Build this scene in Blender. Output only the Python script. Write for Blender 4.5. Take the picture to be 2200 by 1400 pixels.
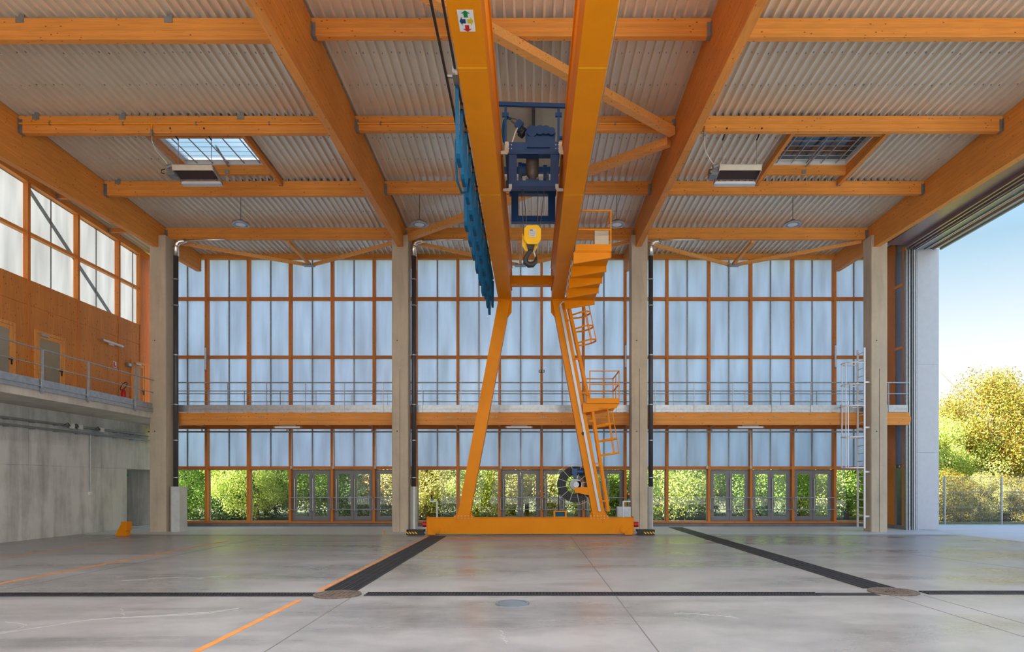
import bpy, math, random
from math import pi, sin, cos, radians as R
from mathutils import Vector, Matrix
random.seed(7)
S = bpy.context.scene
for o in list(bpy.data.objects): bpy.data.objects.remove(o, do_unlink=True)
C = S.collection

# ------------------------------------------------------------------ camera
EYE = 1.7; F = 1400.0; VX = 1140; VY = 1040
cam = bpy.data.cameras.new('camera'); co = bpy.data.objects.new('camera', cam); C.objects.link(co)
co.location = (0, 0, EYE); co.rotation_euler = (pi/2, 0, 0)
cam.sensor_fit = 'HORIZONTAL'; cam.sensor_width = 36; cam.lens = 36*F/2200
cam.shift_x = -(VX-1100)/2200; cam.shift_y = (VY-700)/2200
cam.clip_start = .05; cam.clip_end = 600
S.camera = co

# ------------------------------------------------------------------ sky
W = bpy.data.worlds.new('sky'); S.world = W; W.use_nodes = True
nt = W.node_tree; nt.nodes.clear()
def N(t, tree, **k):
    n = tree.nodes.new(t)
    for a, b in k.items(): setattr(n, a, b)
    return n
wo = N('ShaderNodeOutputWorld', nt); bg = N('ShaderNodeBackground', nt)
tc = N('ShaderNodeTexCoord', nt); sp = N('ShaderNodeSeparateXYZ', nt); rp = N('ShaderNodeValToRGB', nt)
nt.links.new(tc.outputs['Generated'], sp.inputs[0]); nt.links.new(sp.outputs['Z'], rp.inputs[0])
e = rp.color_ramp; e.elements[0].position = 0; e.elements[0].color = (.47, .47, .47, 1)
e.elements[1].position = .16; e.elements[1].color = (.38, .40, .41, 1)
x = e.elements.new(.30); x.color = (.17, .26, .325, 1)
x = e.elements.new(.55); x.color = (.20, .37, .66, 1)
x = e.elements.new(1); x.color = (.17, .34, .68, 1)
nz = N('ShaderNodeTexNoise', nt); nz.inputs['Scale'].default_value = 2.2; nz.inputs['Detail'].default_value = 6
mp = N('ShaderNodeMapping', nt); mp.inputs['Scale'].default_value = (1, 1, 3.2)
nt.links.new(tc.outputs['Generated'], mp.inputs[0]); nt.links.new(mp.outputs[0], nz.inputs[0])
cr = N('ShaderNodeValToRGB', nt); cr.color_ramp.elements[0].position = .47; cr.color_ramp.elements[1].position = .72
nt.links.new(nz.outputs[0], cr.inputs[0])
mx = N('ShaderNodeMix', nt, data_type='RGBA'); mx.inputs[7].default_value = (.56, .555, .555, 1)
nt.links.new(cr.outputs[0], mx.inputs[0]); nt.links.new(rp.outputs[0], mx.inputs[6])
nt.links.new(mx.outputs[2], bg.inputs[0]); nt.links.new(bg.outputs[0], wo.inputs[0])
bg.inputs[1].default_value = 0.8

# ------------------------------------------------------------------ sun and exposure
sd = bpy.data.lights.new('sun', 'SUN'); sd.energy = 7.0; sd.angle = R(.6); sd.color = (1, .93, .82)
so = bpy.data.objects.new('sun', sd); C.objects.link(so); so.location = (-30, -10, 30)
so.rotation_euler = Vector((.80, .17, -.58)).to_track_quat('-Z', 'Y').to_euler()
vs = S.view_settings; vs.view_transform = 'Standard'; vs.look = 'None'; vs.gamma = 1; vs.use_curve_mapping = False
vs.exposure = 1.78
S.cycles.max_bounces = 10; S.cycles.diffuse_bounces = 7; S.cycles.glossy_bounces = 4
S.cycles.transmission_bounces = 8; S.cycles.transparent_max_bounces = 12
S.cycles.sample_clamp_indirect = 6; S.cycles.caustics_refractive = False; S.cycles.caustics_reflective = False
S.cycles.use_denoising = True

# ------------------------------------------------------------------ mesh helpers
class MB:
    def __init__(s): s.v = []; s.f = []
    def add(s, vs, fs):
        b = len(s.v); s.v += [tuple(p) for p in vs]; s.f += [tuple(i+b for i in f) for f in fs]; return s
    def box(s, x0, x1, y0, y1, z0, z1):
        e = (len(s.f)//6 % 8)*.0004; x0 -= e; x1 += e; y0 -= e; y1 += e; z0 -= e; z1 += e   # keeps faces of touching boxes apart
        return s.add([(x0,y0,z0),(x1,y0,z0),(x1,y1,z0),(x0,y1,z0),(x0,y0,z1),(x1,y0,z1),(x1,y1,z1),(x0,y1,z1)],
                     [(0,3,2,1),(4,5,6,7),(0,1,5,4),(1,2,6,5),(2,3,7,6),(3,0,4,7)])
    def prism(s, pts, a, b, axis='y'):
        n = len(pts)
        def P(p, t): return {'y': (p[0], t, p[1]), 'x': (t, p[0], p[1]), 'z': (p[0], p[1], t)}[axis]
        return s.add([P(p, a) for p in pts] + [P(p, b) for p in pts],
                     [tuple(range(n)), tuple(range(2*n-1, n-1, -1))] + [(i, i+n, (i+1) % n+n, (i+1) % n) for i in range(n)])
    def beam(s, p, q, w, h, up=(0, 0, 1)):
        p, q = Vector(p), Vector(q); d = (q-p).normalized(); r = d.cross(Vector(up)).normalized(); u = r.cross(d)
        vs = [e+r*a*w/2+u*b*h/2 for e in (p, q) for a, b in ((-1,-1),(1,-1),(1,1),(-1,1))]
        return s.add(vs, [(3,2,1,0),(4,5,6,7),(0,1,5,4),(1,2,6,5),(2,3,7,6),(3,0,4,7)])
    def tube(s, pts, r, n=8, closed=False):
        pts = [Vector(p) for p in pts]; m = len(pts); rr = r if isinstance(r, (list, tuple)) else [r]*m
        vs = []; prev = None
        for i, p in enumerate(pts):
            if closed: d = pts[(i+1) % m]-pts[i-1]
            else: d = pts[min(i+1, m-1)]-pts[max(i-1, 0)]
            d.normalize()
            a = prev if prev is not None else (Vector((0, 0, 1)) if abs(d.z) < .9 else Vector((1, 0, 0)))
            u = (a-d*a.dot(d))
            if u.length < 1e-4: u = d.orthogonal()
            u.normalize(); w = d.cross(u); prev = u
            vs += [p+(u*cos(2*pi*k/n)+w*sin(2*pi*k/n))*rr[i] for k in range(n)]
        fs = []
        for i in range(m if closed else m-1):
            j = (i+1) % m
            fs += [(i*n+k, i*n+(k+1) % n, j*n+(k+1) % n, j*n+k) for k in range(n)]
        if not closed: fs += [tuple(range(n-1, -1, -1)), tuple((m-1)*n+k for k in range(n))]
        return s.add(vs, fs)
    def disc(s, c, r, h, axis='y', n=24):      # solid cylinder centred on c, half thickness h
        a = {'x': Vector((1,0,0)), 'y': Vector((0,1,0)), 'z': Vector((0,0,1))}[axis]
        c = Vector(c); return s.tube([c-a*h, c+a*h], r, n)
    def lathe(s, c, prof, n=24, axis='z', caps=True):
        c = Vector(c); vs = []
        for r, t in prof:
            for k in range(n):
                a = 2*pi*k/n; x, y = r*cos(a), r*sin(a)
                vs.append(c+(Vector((x, y, t)) if axis == 'z' else Vector((x, t, y))))
        m = len(prof)
        fs = [(i*n+k, i*n+(k+1) % n, (i+1)*n+(k+1) % n, (i+1)*n+k) for i in range(m-1) for k in range(n)]
        if caps and prof[0][0] > 1e-4: fs.append(tuple(range(n-1, -1, -1)))
        if caps and prof[-1][0] > 1e-4: fs.append(tuple((m-1)*n+k for k in range(n)))
        return s.add(vs, fs)
    def ring(s, c, r0, r1, h, axis='y', n=32):
        return s.lathe(c, [(r0,-h),(r1,-h),(r1,h),(r0,h),(r0,-h)], n, 'z' if axis == 'z' else 'y', False)
ORG = {}
def org(p): return ORG.get(p.name, Vector((0, 0, 0))) if p else Vector((0, 0, 0))
def obj(name, mb, m, parent=None, smooth=False, loc=None):
    me = bpy.data.meshes.new(name); O = org(parent) if parent else Vector(loc or (0, 0, 0))
    me.from_pydata([tuple(Vector(v)-O) for v in mb.v], [], mb.f)
    me.materials.append(m)
    if smooth:
        me.polygons.foreach_set('use_smooth', [True]*len(me.polygons))
    me.update()
    o = bpy.data.objects.new(name, me); C.objects.link(o)
    if parent: o.parent = parent
    else: o.location = O
    ORG[o.name] = O; return o
def tag(o, label, cat, group=None, kind=None):
    if label: o['label'] = label
    if cat: o['category'] = cat
    if group: o['group'] = group
    if kind: o['kind'] = kind
    return o
def thing(name, label, cat, loc, group=None, kind=None):
    o = bpy.data.objects.new(name, None); C.objects.link(o); o.location = loc; o.empty_display_size = .2
    ORG[o.name] = Vector(loc); return tag(o, label, cat, group, kind)
def struct(name, mb, m, label=None): 
    o = obj(name, mb, m); o['kind'] = 'structure'
    if label: o['label'] = label
    return o
def sroot(name, loc, label=None):
    o = thing(name, label, None, loc, None, 'structure'); return o
def copypart(src, parent, d=(0, 0, 0), name=None):
    c = src.copy(); 
    C.objects.link(c); c.parent = parent; c.location = Vector(src.location)+Vector(d); ORG[c.name] = org(parent); return c
def dup(root, loc, label=None, rz=0):
    r = root.copy(); C.objects.link(r); r.location = loc; r.rotation_euler.z = rz; ORG[r.name] = Vector(loc)
    if label: r['label'] = label
    for ch in list(root.children):
        c = ch.copy(); C.objects.link(c); c.parent = r; ORG[c.name] = Vector(loc)
        for g in list(ch.children):
            d = g.copy(); C.objects.link(d); d.parent = c
    return r
def B(*a): return MB().box(*a)
def px(x, y, d): return Vector(((x-VX)*d/F, d, EYE+(VY-y)*d/F))

# ------------------------------------------------------------------ materials
def base(name):
    m = bpy.data.materials.new(name); m.use_nodes = True; t = m.node_tree; t.nodes.clear()
    out = N('ShaderNodeOutputMaterial', t); p = N('ShaderNodeBsdfPrincipled', t); t.links.new(p.outputs[0], out.inputs[0])
    return m, t, p, out
def pm(name, col, rough=.5, metal=0, var=.06, scale=6, bump=0, spec=.5, stretch=(1, 1, 1)):
    m, t, p, out = base(name)
    c = N('ShaderNodeTexCoord', t); mp = N('ShaderNodeMapping', t); mp.inputs['Scale'].default_value = stretch
    n = N('ShaderNodeTexNoise', t); n.inputs['Scale'].default_value = scale; n.inputs['Detail'].default_value = 5
    r = N('ShaderNodeMapRange', t); r.inputs[1].default_value = .3; r.inputs[2].default_value = .7
    r.inputs[3].default_value = 1-var; r.inputs[4].default_value = 1+var
    v = N('ShaderNodeVectorMath', t, operation='SCALE'); v.inputs[0].default_value = col
    L = t.links.new
    L(c.outputs['Object'], mp.inputs[0]); L(mp.outputs[0], n.inputs[0]); L(n.outputs[0], r.inputs[0]); L(r.outputs[0], v.inputs['Scale'])
    L(v.outputs[0], p.inputs['Base Color'])
    p.inputs['Roughness'].default_value = rough; p.inputs['Metallic'].default_value = metal; p.inputs['Specular IOR Level'].default_value = spec
    if bump:
        b = N('ShaderNodeBump', t); b.inputs['Strength'].default_value = bump; b.inputs['Distance'].default_value = .01
        L(n.outputs[0], b.inputs['Height']); L(b.outputs[0], p.inputs['Normal'])
    return m
def wood(name, axis, col=(.76, .305, .06), lam=True, knots=1.0, boards=None):
    m, t, p, out = base(name); L = t.links.new
    c = N('ShaderNodeTexCoord', t); s = N('ShaderNodeSeparateXYZ', t); L(c.outputs['Object'], s.inputs[0])
    k = 'XYZ'.index(axis); cross = {'X': ('Y', 'Z'), 'Y': ('X', 'Z'), 'Z': ('X', 'Y')}[axis]
    comb = N('ShaderNodeCombineXYZ', t)
    g = N('ShaderNodeMath', t, operation='MULTIPLY'); g.inputs[1].default_value = .05; L(s.outputs[axis], g.inputs[0])
    gs = g.outputs[0]
    cell = None
    if lam or boards:
        a, w = ('Z', .045) if lam else (boards[0], boards[1])
        dv = N('ShaderNodeMath', t, operation='DIVIDE'); dv.inputs[1].default_value = w; L(s.outputs[a], dv.inputs[0])
        fl = N('ShaderNodeMath', t, operation='FLOOR'); L(dv.outputs[0], fl.inputs[0])
        wn = N('ShaderNodeTexWhiteNoise', t, noise_dimensions='1D'); L(fl.outputs[0], wn.inputs['W'])
        ad = N('ShaderNodeMath', t, operation='MULTIPLY_ADD'); ad.inputs[1].default_value = 7; L(wn.outputs[0], ad.inputs[0]); L(gs, ad.inputs[2])
        gs = ad.outputs[0]; cell = wn
    L(gs, comb.inputs[0]); L(s.outputs[cross[0]], comb.inputs[1]); L(s.outputs[cross[1]], comb.inputs[2])
    n = N('ShaderNodeTexNoise', t); n.inputs['Scale'].default_value = 34; n.inputs['Detail'].default_value = 4; n.inputs['Distortion'].default_value = .4
    L(comb.outputs[0], n.inputs[0])
    n2 = N('ShaderNodeTexNoise', t); n2.inputs['Scale'].default_value = .7; n2.inputs['Detail'].default_value = 2; L(c.outputs['Object'], n2.inputs[0])
    def rng(src, lo, hi, a=.3, b=.7):
        r = N('ShaderNodeMapRange', t); r.inputs[1].default_value = a; r.inputs[2].default_value = b
        r.inputs[3].default_value = lo; r.inputs[4].default_value = hi; L(src, r.inputs[0]); return r.outputs[0]
    def mul(a, b):
        q = N('ShaderNodeMath', t, operation='MULTIPLY'); L(a, q.inputs[0]); L(b, q.inputs[1]); return q.outputs[0]
    f = mul(rng(n.outputs[0], .87, 1.10), rng(n2.outputs[0], .93, 1.07))
    if cell: f = mul(f, rng(cell.outputs[0], .93, 1.06, 0, 1))
    # knots
    ks = N('ShaderNodeMapping', t); sc = [4.6, 4.6, 4.6]; sc[k] = 2.6; ks.inputs['Scale'].default_value = sc
    L(c.outputs['Object'], ks.inputs[0])
    vo = N('ShaderNodeTexVoronoi', t); vo.inputs['Scale'].default_value = 2.0; L(ks.outputs[0], vo.inputs[0])
    wv = N('ShaderNodeTexNoise', t); wv.inputs['Scale'].default_value = 30; L(c.outputs['Object'], wv.inputs[0])
    ja = N('ShaderNodeMath', t, operation='MULTIPLY_ADD'); ja.inputs[1].default_value = .09; L(wv.outputs[0], ja.inputs[0]); L(vo.outputs[0], ja.inputs[2])
    kf = rng(ja.outputs[0], 1, 0, .13*knots, .19*knots)
    v = N('ShaderNodeVectorMath', t, operation='SCALE'); v.inputs[0].default_value = col; L(f, v.inputs['Scale'])
    mx = N('ShaderNodeMix', t, data_type='RGBA'); L(kf, mx.inputs[0]); L(v.outputs[0], mx.inputs[6]); mx.inputs[7].default_value = (.34, .085, .015, 1)
    L(mx.outputs[2], p.inputs['Base Color']); p.inputs['Roughness'].default_value = .55; p.inputs['Specular IOR Level'].default_value = .3
    b = N('ShaderNodeBump', t); b.inputs['Strength'].default_value = .15; b.inputs['Distance'].default_value = .004
    L(n.outputs[0], b.inputs['Height']); L(b.outputs[0], p.inputs['Normal'])
    return m
def concrete(name, col, rough=.7, streak='Z', amt=.16, spec=.3, floor=False):
    m, t, p, out = base(name); L = t.links.new
    c = N('ShaderNodeTexCoord', t)
    a = N('ShaderNodeMapping', t); a.inputs['Scale'].default_value = (1, 1, .14) if streak == 'Z' else (.30, 1.3, 1)
    L(c.outputs['Object'], a.inputs[0])
    n1 = N('ShaderNodeTexNoise', t); n1.inputs['Scale'].default_value = 2.2 if streak == 'Z' else .5; n1.inputs['Detail'].default_value = 8; n1.inputs['Roughness'].default_value = .62
    n1.inputs['Distortion'].default_value = .4 if streak == 'Z' else .5
    L(a.outputs[0], n1.inputs[0])
    n2 = N('ShaderNodeTexNoise', t); n2.inputs['Scale'].default_value = 1.1; n2.inputs['Detail'].default_value = 9; n2.inputs['Roughness'].default_value = .7
    L(c.outputs['Object'], n2.inputs[0])
    n3 = N('ShaderNodeTexNoise', t); n3.inputs['Scale'].default_value = 60; n3.inputs['Detail'].default_value = 3; L(c.outputs['Object'], n3.inputs[0])
    ad = N('ShaderNodeMath', t, operation='MULTIPLY_ADD'); ad.inputs[1].default_value = .6; L(n2.outputs[0], ad.inputs[0]); L(n1.outputs[0], ad.inputs[2])
    ad2 = N('ShaderNodeMath', t, operation='MULTIPLY_ADD'); ad2.inputs[1].default_value = .15; L(n3.outputs[0], ad2.inputs[0]); L(ad.outputs[0], ad2.inputs[2])
    rp = N('ShaderNodeValToRGB', t); E = rp.color_ramp
    E.elements[0].position = .62; E.elements[1].position = 1.08
    L(ad2.outputs[0], rp.inputs[0])
    lo = tuple(x*(1-amt*1.2) for x in col); hi = tuple(x*(1+amt) for x in col)
    E.elements[0].color = (*lo, 1); E.elements[1].position = .98; E.elements[1].color = (*hi, 1)
    L(rp.outputs[0], p.inputs['Base Color'])
    r = N('ShaderNodeMapRange', t); r.inputs[1].default_value = .35; r.inputs[2].default_value = .65
    r.inputs[3].default_value = rough-.1; r.inputs[4].default_value = rough+.12; L(n1.outputs[0], r.inputs[0]); L(r.outputs[0], p.inputs['Roughness'])
    p.inputs['Specular IOR Level'].default_value = spec
    b = N('ShaderNodeBump', t); b.inputs['Strength'].default_value = .12; b.inputs['Distance'].default_value = .006
    L(n3.outputs[0], b.inputs['Height']); L(b.outputs[0], p.inputs['Normal'])
    return m
def panel_mat(name, tint=(.54, .63, .95), dcol=(.75, .78, .8, 1)):
    m, t, p, out = base(name); L = t.links.new; t.nodes.remove(p)
    c = N('ShaderNodeTexCoord', t); a = N('ShaderNodeMapping', t); a.inputs['Scale'].default_value = (1, 1, .16)
    oi = N('ShaderNodeObjectInfo', t); va = N('ShaderNodeVectorMath', t, operation='ADD')
    L(oi.outputs['Location'], va.inputs[0]); L(c.outputs['Object'], va.inputs[1]); L(va.outputs[0], a.inputs[0])
    n = N('ShaderNodeTexNoise', t); n.inputs['Scale'].default_value = 2.3; n.inputs['Detail'].default_value = 2; L(a.outputs[0], n.inputs[0])
    r = N('ShaderNodeMapRange', t); r.inputs[1].default_value = .3; r.inputs[2].default_value = .7; r.inputs[3].default_value = .68; r.inputs[4].default_value = 1.04
    L(n.outputs[0], r.inputs[0])
    v = N('ShaderNodeVectorMath', t, operation='SCALE'); v.inputs[0].default_value = tint; L(r.outputs[0], v.inputs['Scale'])
    tr = N('ShaderNodeBsdfTranslucent', t); L(v.outputs[0], tr.inputs[0])
    df = N('ShaderNodeBsdfDiffuse', t); df.inputs[0].default_value = (.75, .78, .8, 1)
    gl = N('ShaderNodeBsdfGlossy', t); gl.inputs['Roughness'].default_value = .25; gl.inputs[0].default_value = (.9, .9, .9, 1)
    m1 = N('ShaderNodeMixShader', t); m1.inputs[0].default_value = .12; L(tr.outputs[0], m1.inputs[1]); L(df.outputs[0], m1.inputs[2])
    m2 = N('ShaderNodeMixShader', t); m2.inputs[0].default_value = .04; L(m1.outputs[0], m2.inputs[1]); L(gl.outputs[0], m2.inputs[2])
    L(m2.outputs[0], out.inputs[0]); return m
def glass_mat(name, tint=(.93, .96, .94), refl=.06):
    m, t, p, out = base(name); L = t.links.new; t.nodes.remove(p)
    tr = N('ShaderNodeBsdfTransparent', t); tr.inputs[0].default_value = (*tint, 1)
    gl = N('ShaderNodeBsdfGlossy', t); gl.inputs['Roughness'].default_value = .02
    m1 = N('ShaderNodeMixShader', t); m1.inputs[0].default_value = refl; L(tr.outputs[0], m1.inputs[1]); L(gl.outputs[0], m1.inputs[2])
    L(m1.outputs[0], out.inputs[0]); return m
def sky_glass(name, trans, rough):
    m, t, p, out = base(name); p.inputs['Base Color'].default_value = (*trans, 1)
    p.inputs['Transmission Weight'].default_value = 1; p.inputs['Roughness'].default_value = rough; p.inputs['IOR'].default_value = 1.05
    return m
def leaf_mat(name, cols, tl=.35):
    m, t, p, out = base(name); L = t.links.new; t.nodes.remove(p)
    g = N('ShaderNodeNewGeometry', t); rp = N('ShaderNodeValToRGB', t); E = rp.color_ramp
    E.elements[0].position = 0; E.elements[0].color = (*cols[0], 1); E.elements[1].position = 1; E.elements[1].color = (*cols[-1], 1)
    for i, c in enumerate(cols[1:-1]): x = E.elements.new((i+1)/(len(cols)-1)); x.color = (*c, 1)
    L(g.outputs['Random Per Island'], rp.inputs[0])
    d = N('ShaderNodeBsdfDiffuse', t); tr = N('ShaderNodeBsdfTranslucent', t); L(rp.outputs[0], d.inputs[0]); L(rp.outputs[0], tr.inputs[0])
    gl = N('ShaderNodeBsdfGlossy', t); gl.inputs['Roughness'].default_value = .4; gl.inputs[0].default_value = (.6, .6, .5, 1)
    m1 = N('ShaderNodeMixShader', t); m1.inputs[0].default_value = tl; L(d.outputs[0], m1.inputs[1]); L(tr.outputs[0], m1.inputs[2])
    m2 = N('ShaderNodeMixShader', t); m2.inputs[0].default_value = .06; L(m1.outputs[0], m2.inputs[1]); L(gl.outputs[0], m2.inputs[2])
    L(m2.outputs[0], out.inputs[0]); return m
def ribbed(name, col):
    m, t, p, out = base(name); L = t.links.new
    c = N('ShaderNodeTexCoord', t); w = N('ShaderNodeTexWave', t); w.inputs['Scale'].default_value = 14; L(c.outputs['Object'], w.inputs[0])
    r = N('ShaderNodeMapRange', t); r.inputs[3].default_value = .8; r.inputs[4].default_value = 1.05; L(w.outputs[1], r.inputs[0])
    v = N('ShaderNodeVectorMath', t, operation='SCALE'); v.inputs[0].default_value = col; L(r.outputs[0], v.inputs['Scale'])
    L(v.outputs[0], p.inputs['Base Color']); p.inputs['Roughness'].default_value = .6; return m

WX = wood('glulam_x', 'X'); WY = wood('glulam_y', 'Y'); WZ = wood('timber_z', 'Z', (.66, .23, .045), lam=False)
WXd = wood('timber_x', 'X', (.62, .21, .04), lam=False)
CLT = wood('clt_wood', 'Z', (.68, .26, .05), lam=False, knots=1.25, boards=('Y', .16))
CLTd = wood('door_frame_wood', 'Z', (.82, .36, .09), lam=False)
CONC = concrete('column_concrete', (.52, .45, .34)); CONCW = concrete('wall_concrete', (.56, .565, .55), amt=.26)
CONCS = concrete('slab_concrete', (.54, .52, .47)); PLINTH = concrete('plinth_concrete', (.22, .22, .21))
FLOOR = concrete('floor_concrete', (.275, .275, .275), rough=.32, streak='H', amt=.30, spec=.6)
APRON = concrete('apron_concrete', (.55, .54, .52), rough=.7, streak='H', amt=.08)
DECK = pm('roof_sheet_metal', (.82, .75, .62), .36, .35, .03, 3)
GALV = pm('galvanised_steel', (.44, .47, .49), .38, .7, .14, 9)
GALVD = pm('dark_galvanised_steel', (.30, .31, .31), .45, .7, .12, 9)
GREY = pm('grey_paint', (.22, .225, .235), .4, 0, .04)
WHITE = pm('white_paint', (.75, .75, .73), .4, 0, .03)
WALUM = pm('white_aluminium', (.55, .58, .62), .4, .2, .03)
PAINT = pm('orange_crane_paint', (.80, .265, .001), .42, 0, .04, 2, spec=.2)
YELL = pm('yellow_paint', (.85, .48, .01), .35, 0, .04, 3)
BLUE = pm('blue_paint', (.006, .05, .17), .35, 0, .1, 5)
CBLUE = pm('blue_cable', (.002, .085, .19), .6, 0, .1, 5, spec=.25)
BLACK = pm('black_rubber', (.016, .015, .015), .5, 0, .2, 5)
DPIPE = pm('dark_pipe', (.065, .06, .065), .4, 0, .08, 5)
BROWN = pm('motor_grey', (.16, .14, .12), .5, .2, .1, 9)
RED = pm('red_plastic', (.55, .01, .015), .4, 0, .06, 5)
CREAM = pm('cream_paint', (.62, .58, .45), .45, 0, .05)
LINE = pm('orange_floor_paint', (.72, .27, .06), .5, 0, .18, 4)
GRATE = pm('cast_iron_grate', (.035, .035, .038), .55, .2, .25, 12)
RUST = pm('worn_cover_iron', (.19, .155, .125), .6, .4, .35, 18, .4)
FOIL = pm('foil_insulation', (.75, .68, .62), .22, 1, .15, 20, .8)
EFF = pm('efflorescence', (.42, .42, .41), .7)
JOINT = pm('joint_filler', (.15, .14, .13), .7)
SKIRT = pm('lintel_brown', (.27, .19, .18), .3, .3, .05)
LEDL = pm('lamp_lens', (.75, .75, .78), .2)
ORL = pm('amber_lens', (.9, .25, .01), .2)
TEAL = pm('teal_base', (.08, .26, .32), .4)
GREEN = pm('green_sign', (.0, .25, .10), .4)
DGREEN = pm('dark_sign', (.02, .06, .04), .4)
GRASS = pm('verge_ground', (.16, .17, .07), .9, 0, .4, 3, .5)
BARK = pm('bark', (.13, .10, .07), .8, 0, .3, 12, .5)
DARK = pm('dark_void', (.02, .02, .022), .8)
FROST = pm('frosted_glass', (.33, .29, .20), .25, 0, .1, 2)
LADM = pm('ladder_aluminium', (.78, .80, .82), .35, .2, .03)
LPLATE = pm('light_steel_plate', (.66, .70, .70), .45, .15, .1, 4)
REAR = concrete('rear_sheen_concrete', (.56, .58, .575), rough=.45, streak='H', amt=.08)
LBL = pm('label_grey', (.55, .55, .53), .5)
PANEL = panel_mat('polycarbonate_panel'); PANEL_DIM = panel_mat('sun_dimmed_panel', (.135, .145, .155)); GLASS = glass_mat('window_glass')  # left-window panel copy, darkened in colour to hold back direct sun
RIB = ribbed('ribbed_sheet', (.62, .56, .48))
SKYG = sky_glass('skylight_glass', (.85, .92, 1), .03)

# ------------------------------------------------------------------ key dimensions
DC = 23.333; DF = 26.4; DP = 26.62                       # column front, facade post front, panel plane
def roofz(y): return 11.9-.034*y
def beamz(y): return 9.375+.0354*y
COLX = (-13.36, -4.68, 3.90, 12.49)
BEAMS = ((-13.52, -13.33), (-4.76, -4.57), (3.77, 3.96), (12.30, 12.50))
ROWS = (13.57, 16.97, 20.37, 23.77)
PX = [-14.857+1.7*i for i in range(18)]
YB = -2.0

# ------------------------------------------------------------------ floor and ground
g = struct('ground', B(-120, 120, -60, 160, -.5, -.06), GRASS)
ap = struct('trim_apron_and_bounce', B(14.62, 34, -40, 27.7, -.3, -.004).box(-40, 14.62, -40, -2.02, -.3, -.004), APRON)  # second box: unseen apron added to bounce sunlight into the hall
fl = struct('floor', B(-15.4, 14.6, YB, 27.0, -.3, 0), FLOOR)
obj('rear_sheen_strip', B(-15.35, 14.55, 22.1, 26.43, -.05, .0012), REAR, fl)  # pale strip, the rear floor's reflection put into its colour
obj('apron_strip', B(-16.5, 16, 27.0, 28.6, -.3, -.03), APRON, fl)
for a in (1.3, 5.5, 6.03, -8.5, -2.7):
    y0, y1 = (0.5, 10.0) if a in (5.5, 6.03, -2.7) else (.5, 21.5)
    obj('joint', B(a-.007, a+.007, y0, y1, -.01, .0015), JOINT, fl)
obj('joint', MB().beam((7.9, 21.4, -.003), (10.6, 10.5, -.003), .014, .009), JOINT, fl)
for y in (21.48, 22.06):
    obj('rail_groove', B(-13.9, 14.2, y-.02, y+.02, -.01, .0015), JOINT, fl)
obj('crane_rail', B(-13.9, 14.2, 21.72, 21.80, -.01, .012), GALVD, fl)
for a, y0, y1, w in ((-3.40, -1, 9.62, .08), (-3.38, 10.42, 21.4, .08), (-9.1, 2, 19.8, .10), (-12.25, 6, 19.2, .09)):
    obj('painted_line', B(a-w/2, a+w/2, y0, y1, -.001, .0022), LINE, fl)
# pale efflorescence outlines on the slab
for pts in ([(-7.9,5.2),(-7.1,6.1),(-6.6,6.9),(-6.0,7.6),(-6.1,7.9),(-6.6,8.1)], [(-7.9,5.6),(-6.2,7.2),(-5.5,8.2),(-4.4,8.6),(-3.9,9.0)],
            [(-5.6,8.9),(-5.2,8.3),(-4.2,8.6),(-4.0,9.0)], [(-7.2,11.5),(-6.6,11.9),(-5.4,12.0)], [(1.9,8.6),(2.4,8.5),(2.7,8.2)], [(-.35,7.6),(-.3,7.2),(-.25,6.9)]):
    P = []
    for (a, b), (c, d) in zip(pts, pts[1:]):
        for k in range(6):
            t = k/6; P.append((a+(c-a)*t+random.uniform(-.03,.03), b+(d-b)*t+random.uniform(-.03,.03), 0))
    obj('efflorescence_trace', MB().tube([(p[0], p[1], -.001) for p in P], .0042, 5), EFF, fl)

# ------------------------------------------------------------------ drains
def grate_mesh(w, L, along='y', pitch=.05):
    m = MB(); n = int(L/pitch)
    for k in range(n):
        t = k*pitch+pitch/2
        if along == 'y': m.box(-w/2, w/2, t-.009, t+.009, -.005, .012)
        else: m.box(t-.009, t+.009, -w/2, w/2, -.005, .012)
    k = 4 if w > .4 else 2
    for i in range(k+1):
        a = -w/2+w*i/k
        if along == 'y': m.box(a-.012, a+.012, .004, L-.004, -.006, .014)
        else: m.box(.004, L-.004, a-.012, a+.012, -.006, .014)
    return m
def channel(label, x0, y0, w, L, along, grp):
    r = thing('drain_channel', label, 'drain', (x0, y0, 0), grp)
    if along == 'y': obj('channel', B(x0-w/2, x0+w/2, y0, y0+L, -.01, .003), BLACK, r)
    else: obj('channel', B(x0, x0+L, y0-w/2, y0+w/2, -.01, .003), BLACK, r)
    mm = grate_mesh(w, 1.0, along); mm.v = [(v[0]+x0, v[1]+y0, v[2]) for v in mm.v]
    g0 = obj('grate', mm, GRATE, r)
    for k in range(1, int(L)):
        copypart(g0, r, (0, k, 0) if along == 'y' else (k, 0, 0))
channel('broad black floor grating running to the left crane wheel beside an orange line', -3.03, 10.4, .50, 11.0, 'y', None)
channel('broad black floor grating on the right running under the crane rail to the facade', 5.70, 10.65, .50, 15.0, 'y', None)
channel('narrow slotted drain crossing the floor left of the left manhole cover', -15.3, 10.02, .24, 12.0, 'x', None)
channel('narrow slotted drain crossing the floor between the two manhole covers', -2.55, 10.08, .24, 7.9, 'x', None)
channel('narrow slotted drain crossing the floor right of the right manhole cover', 6.15, 10.2, .24, 8.0, 'x', None)
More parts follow.
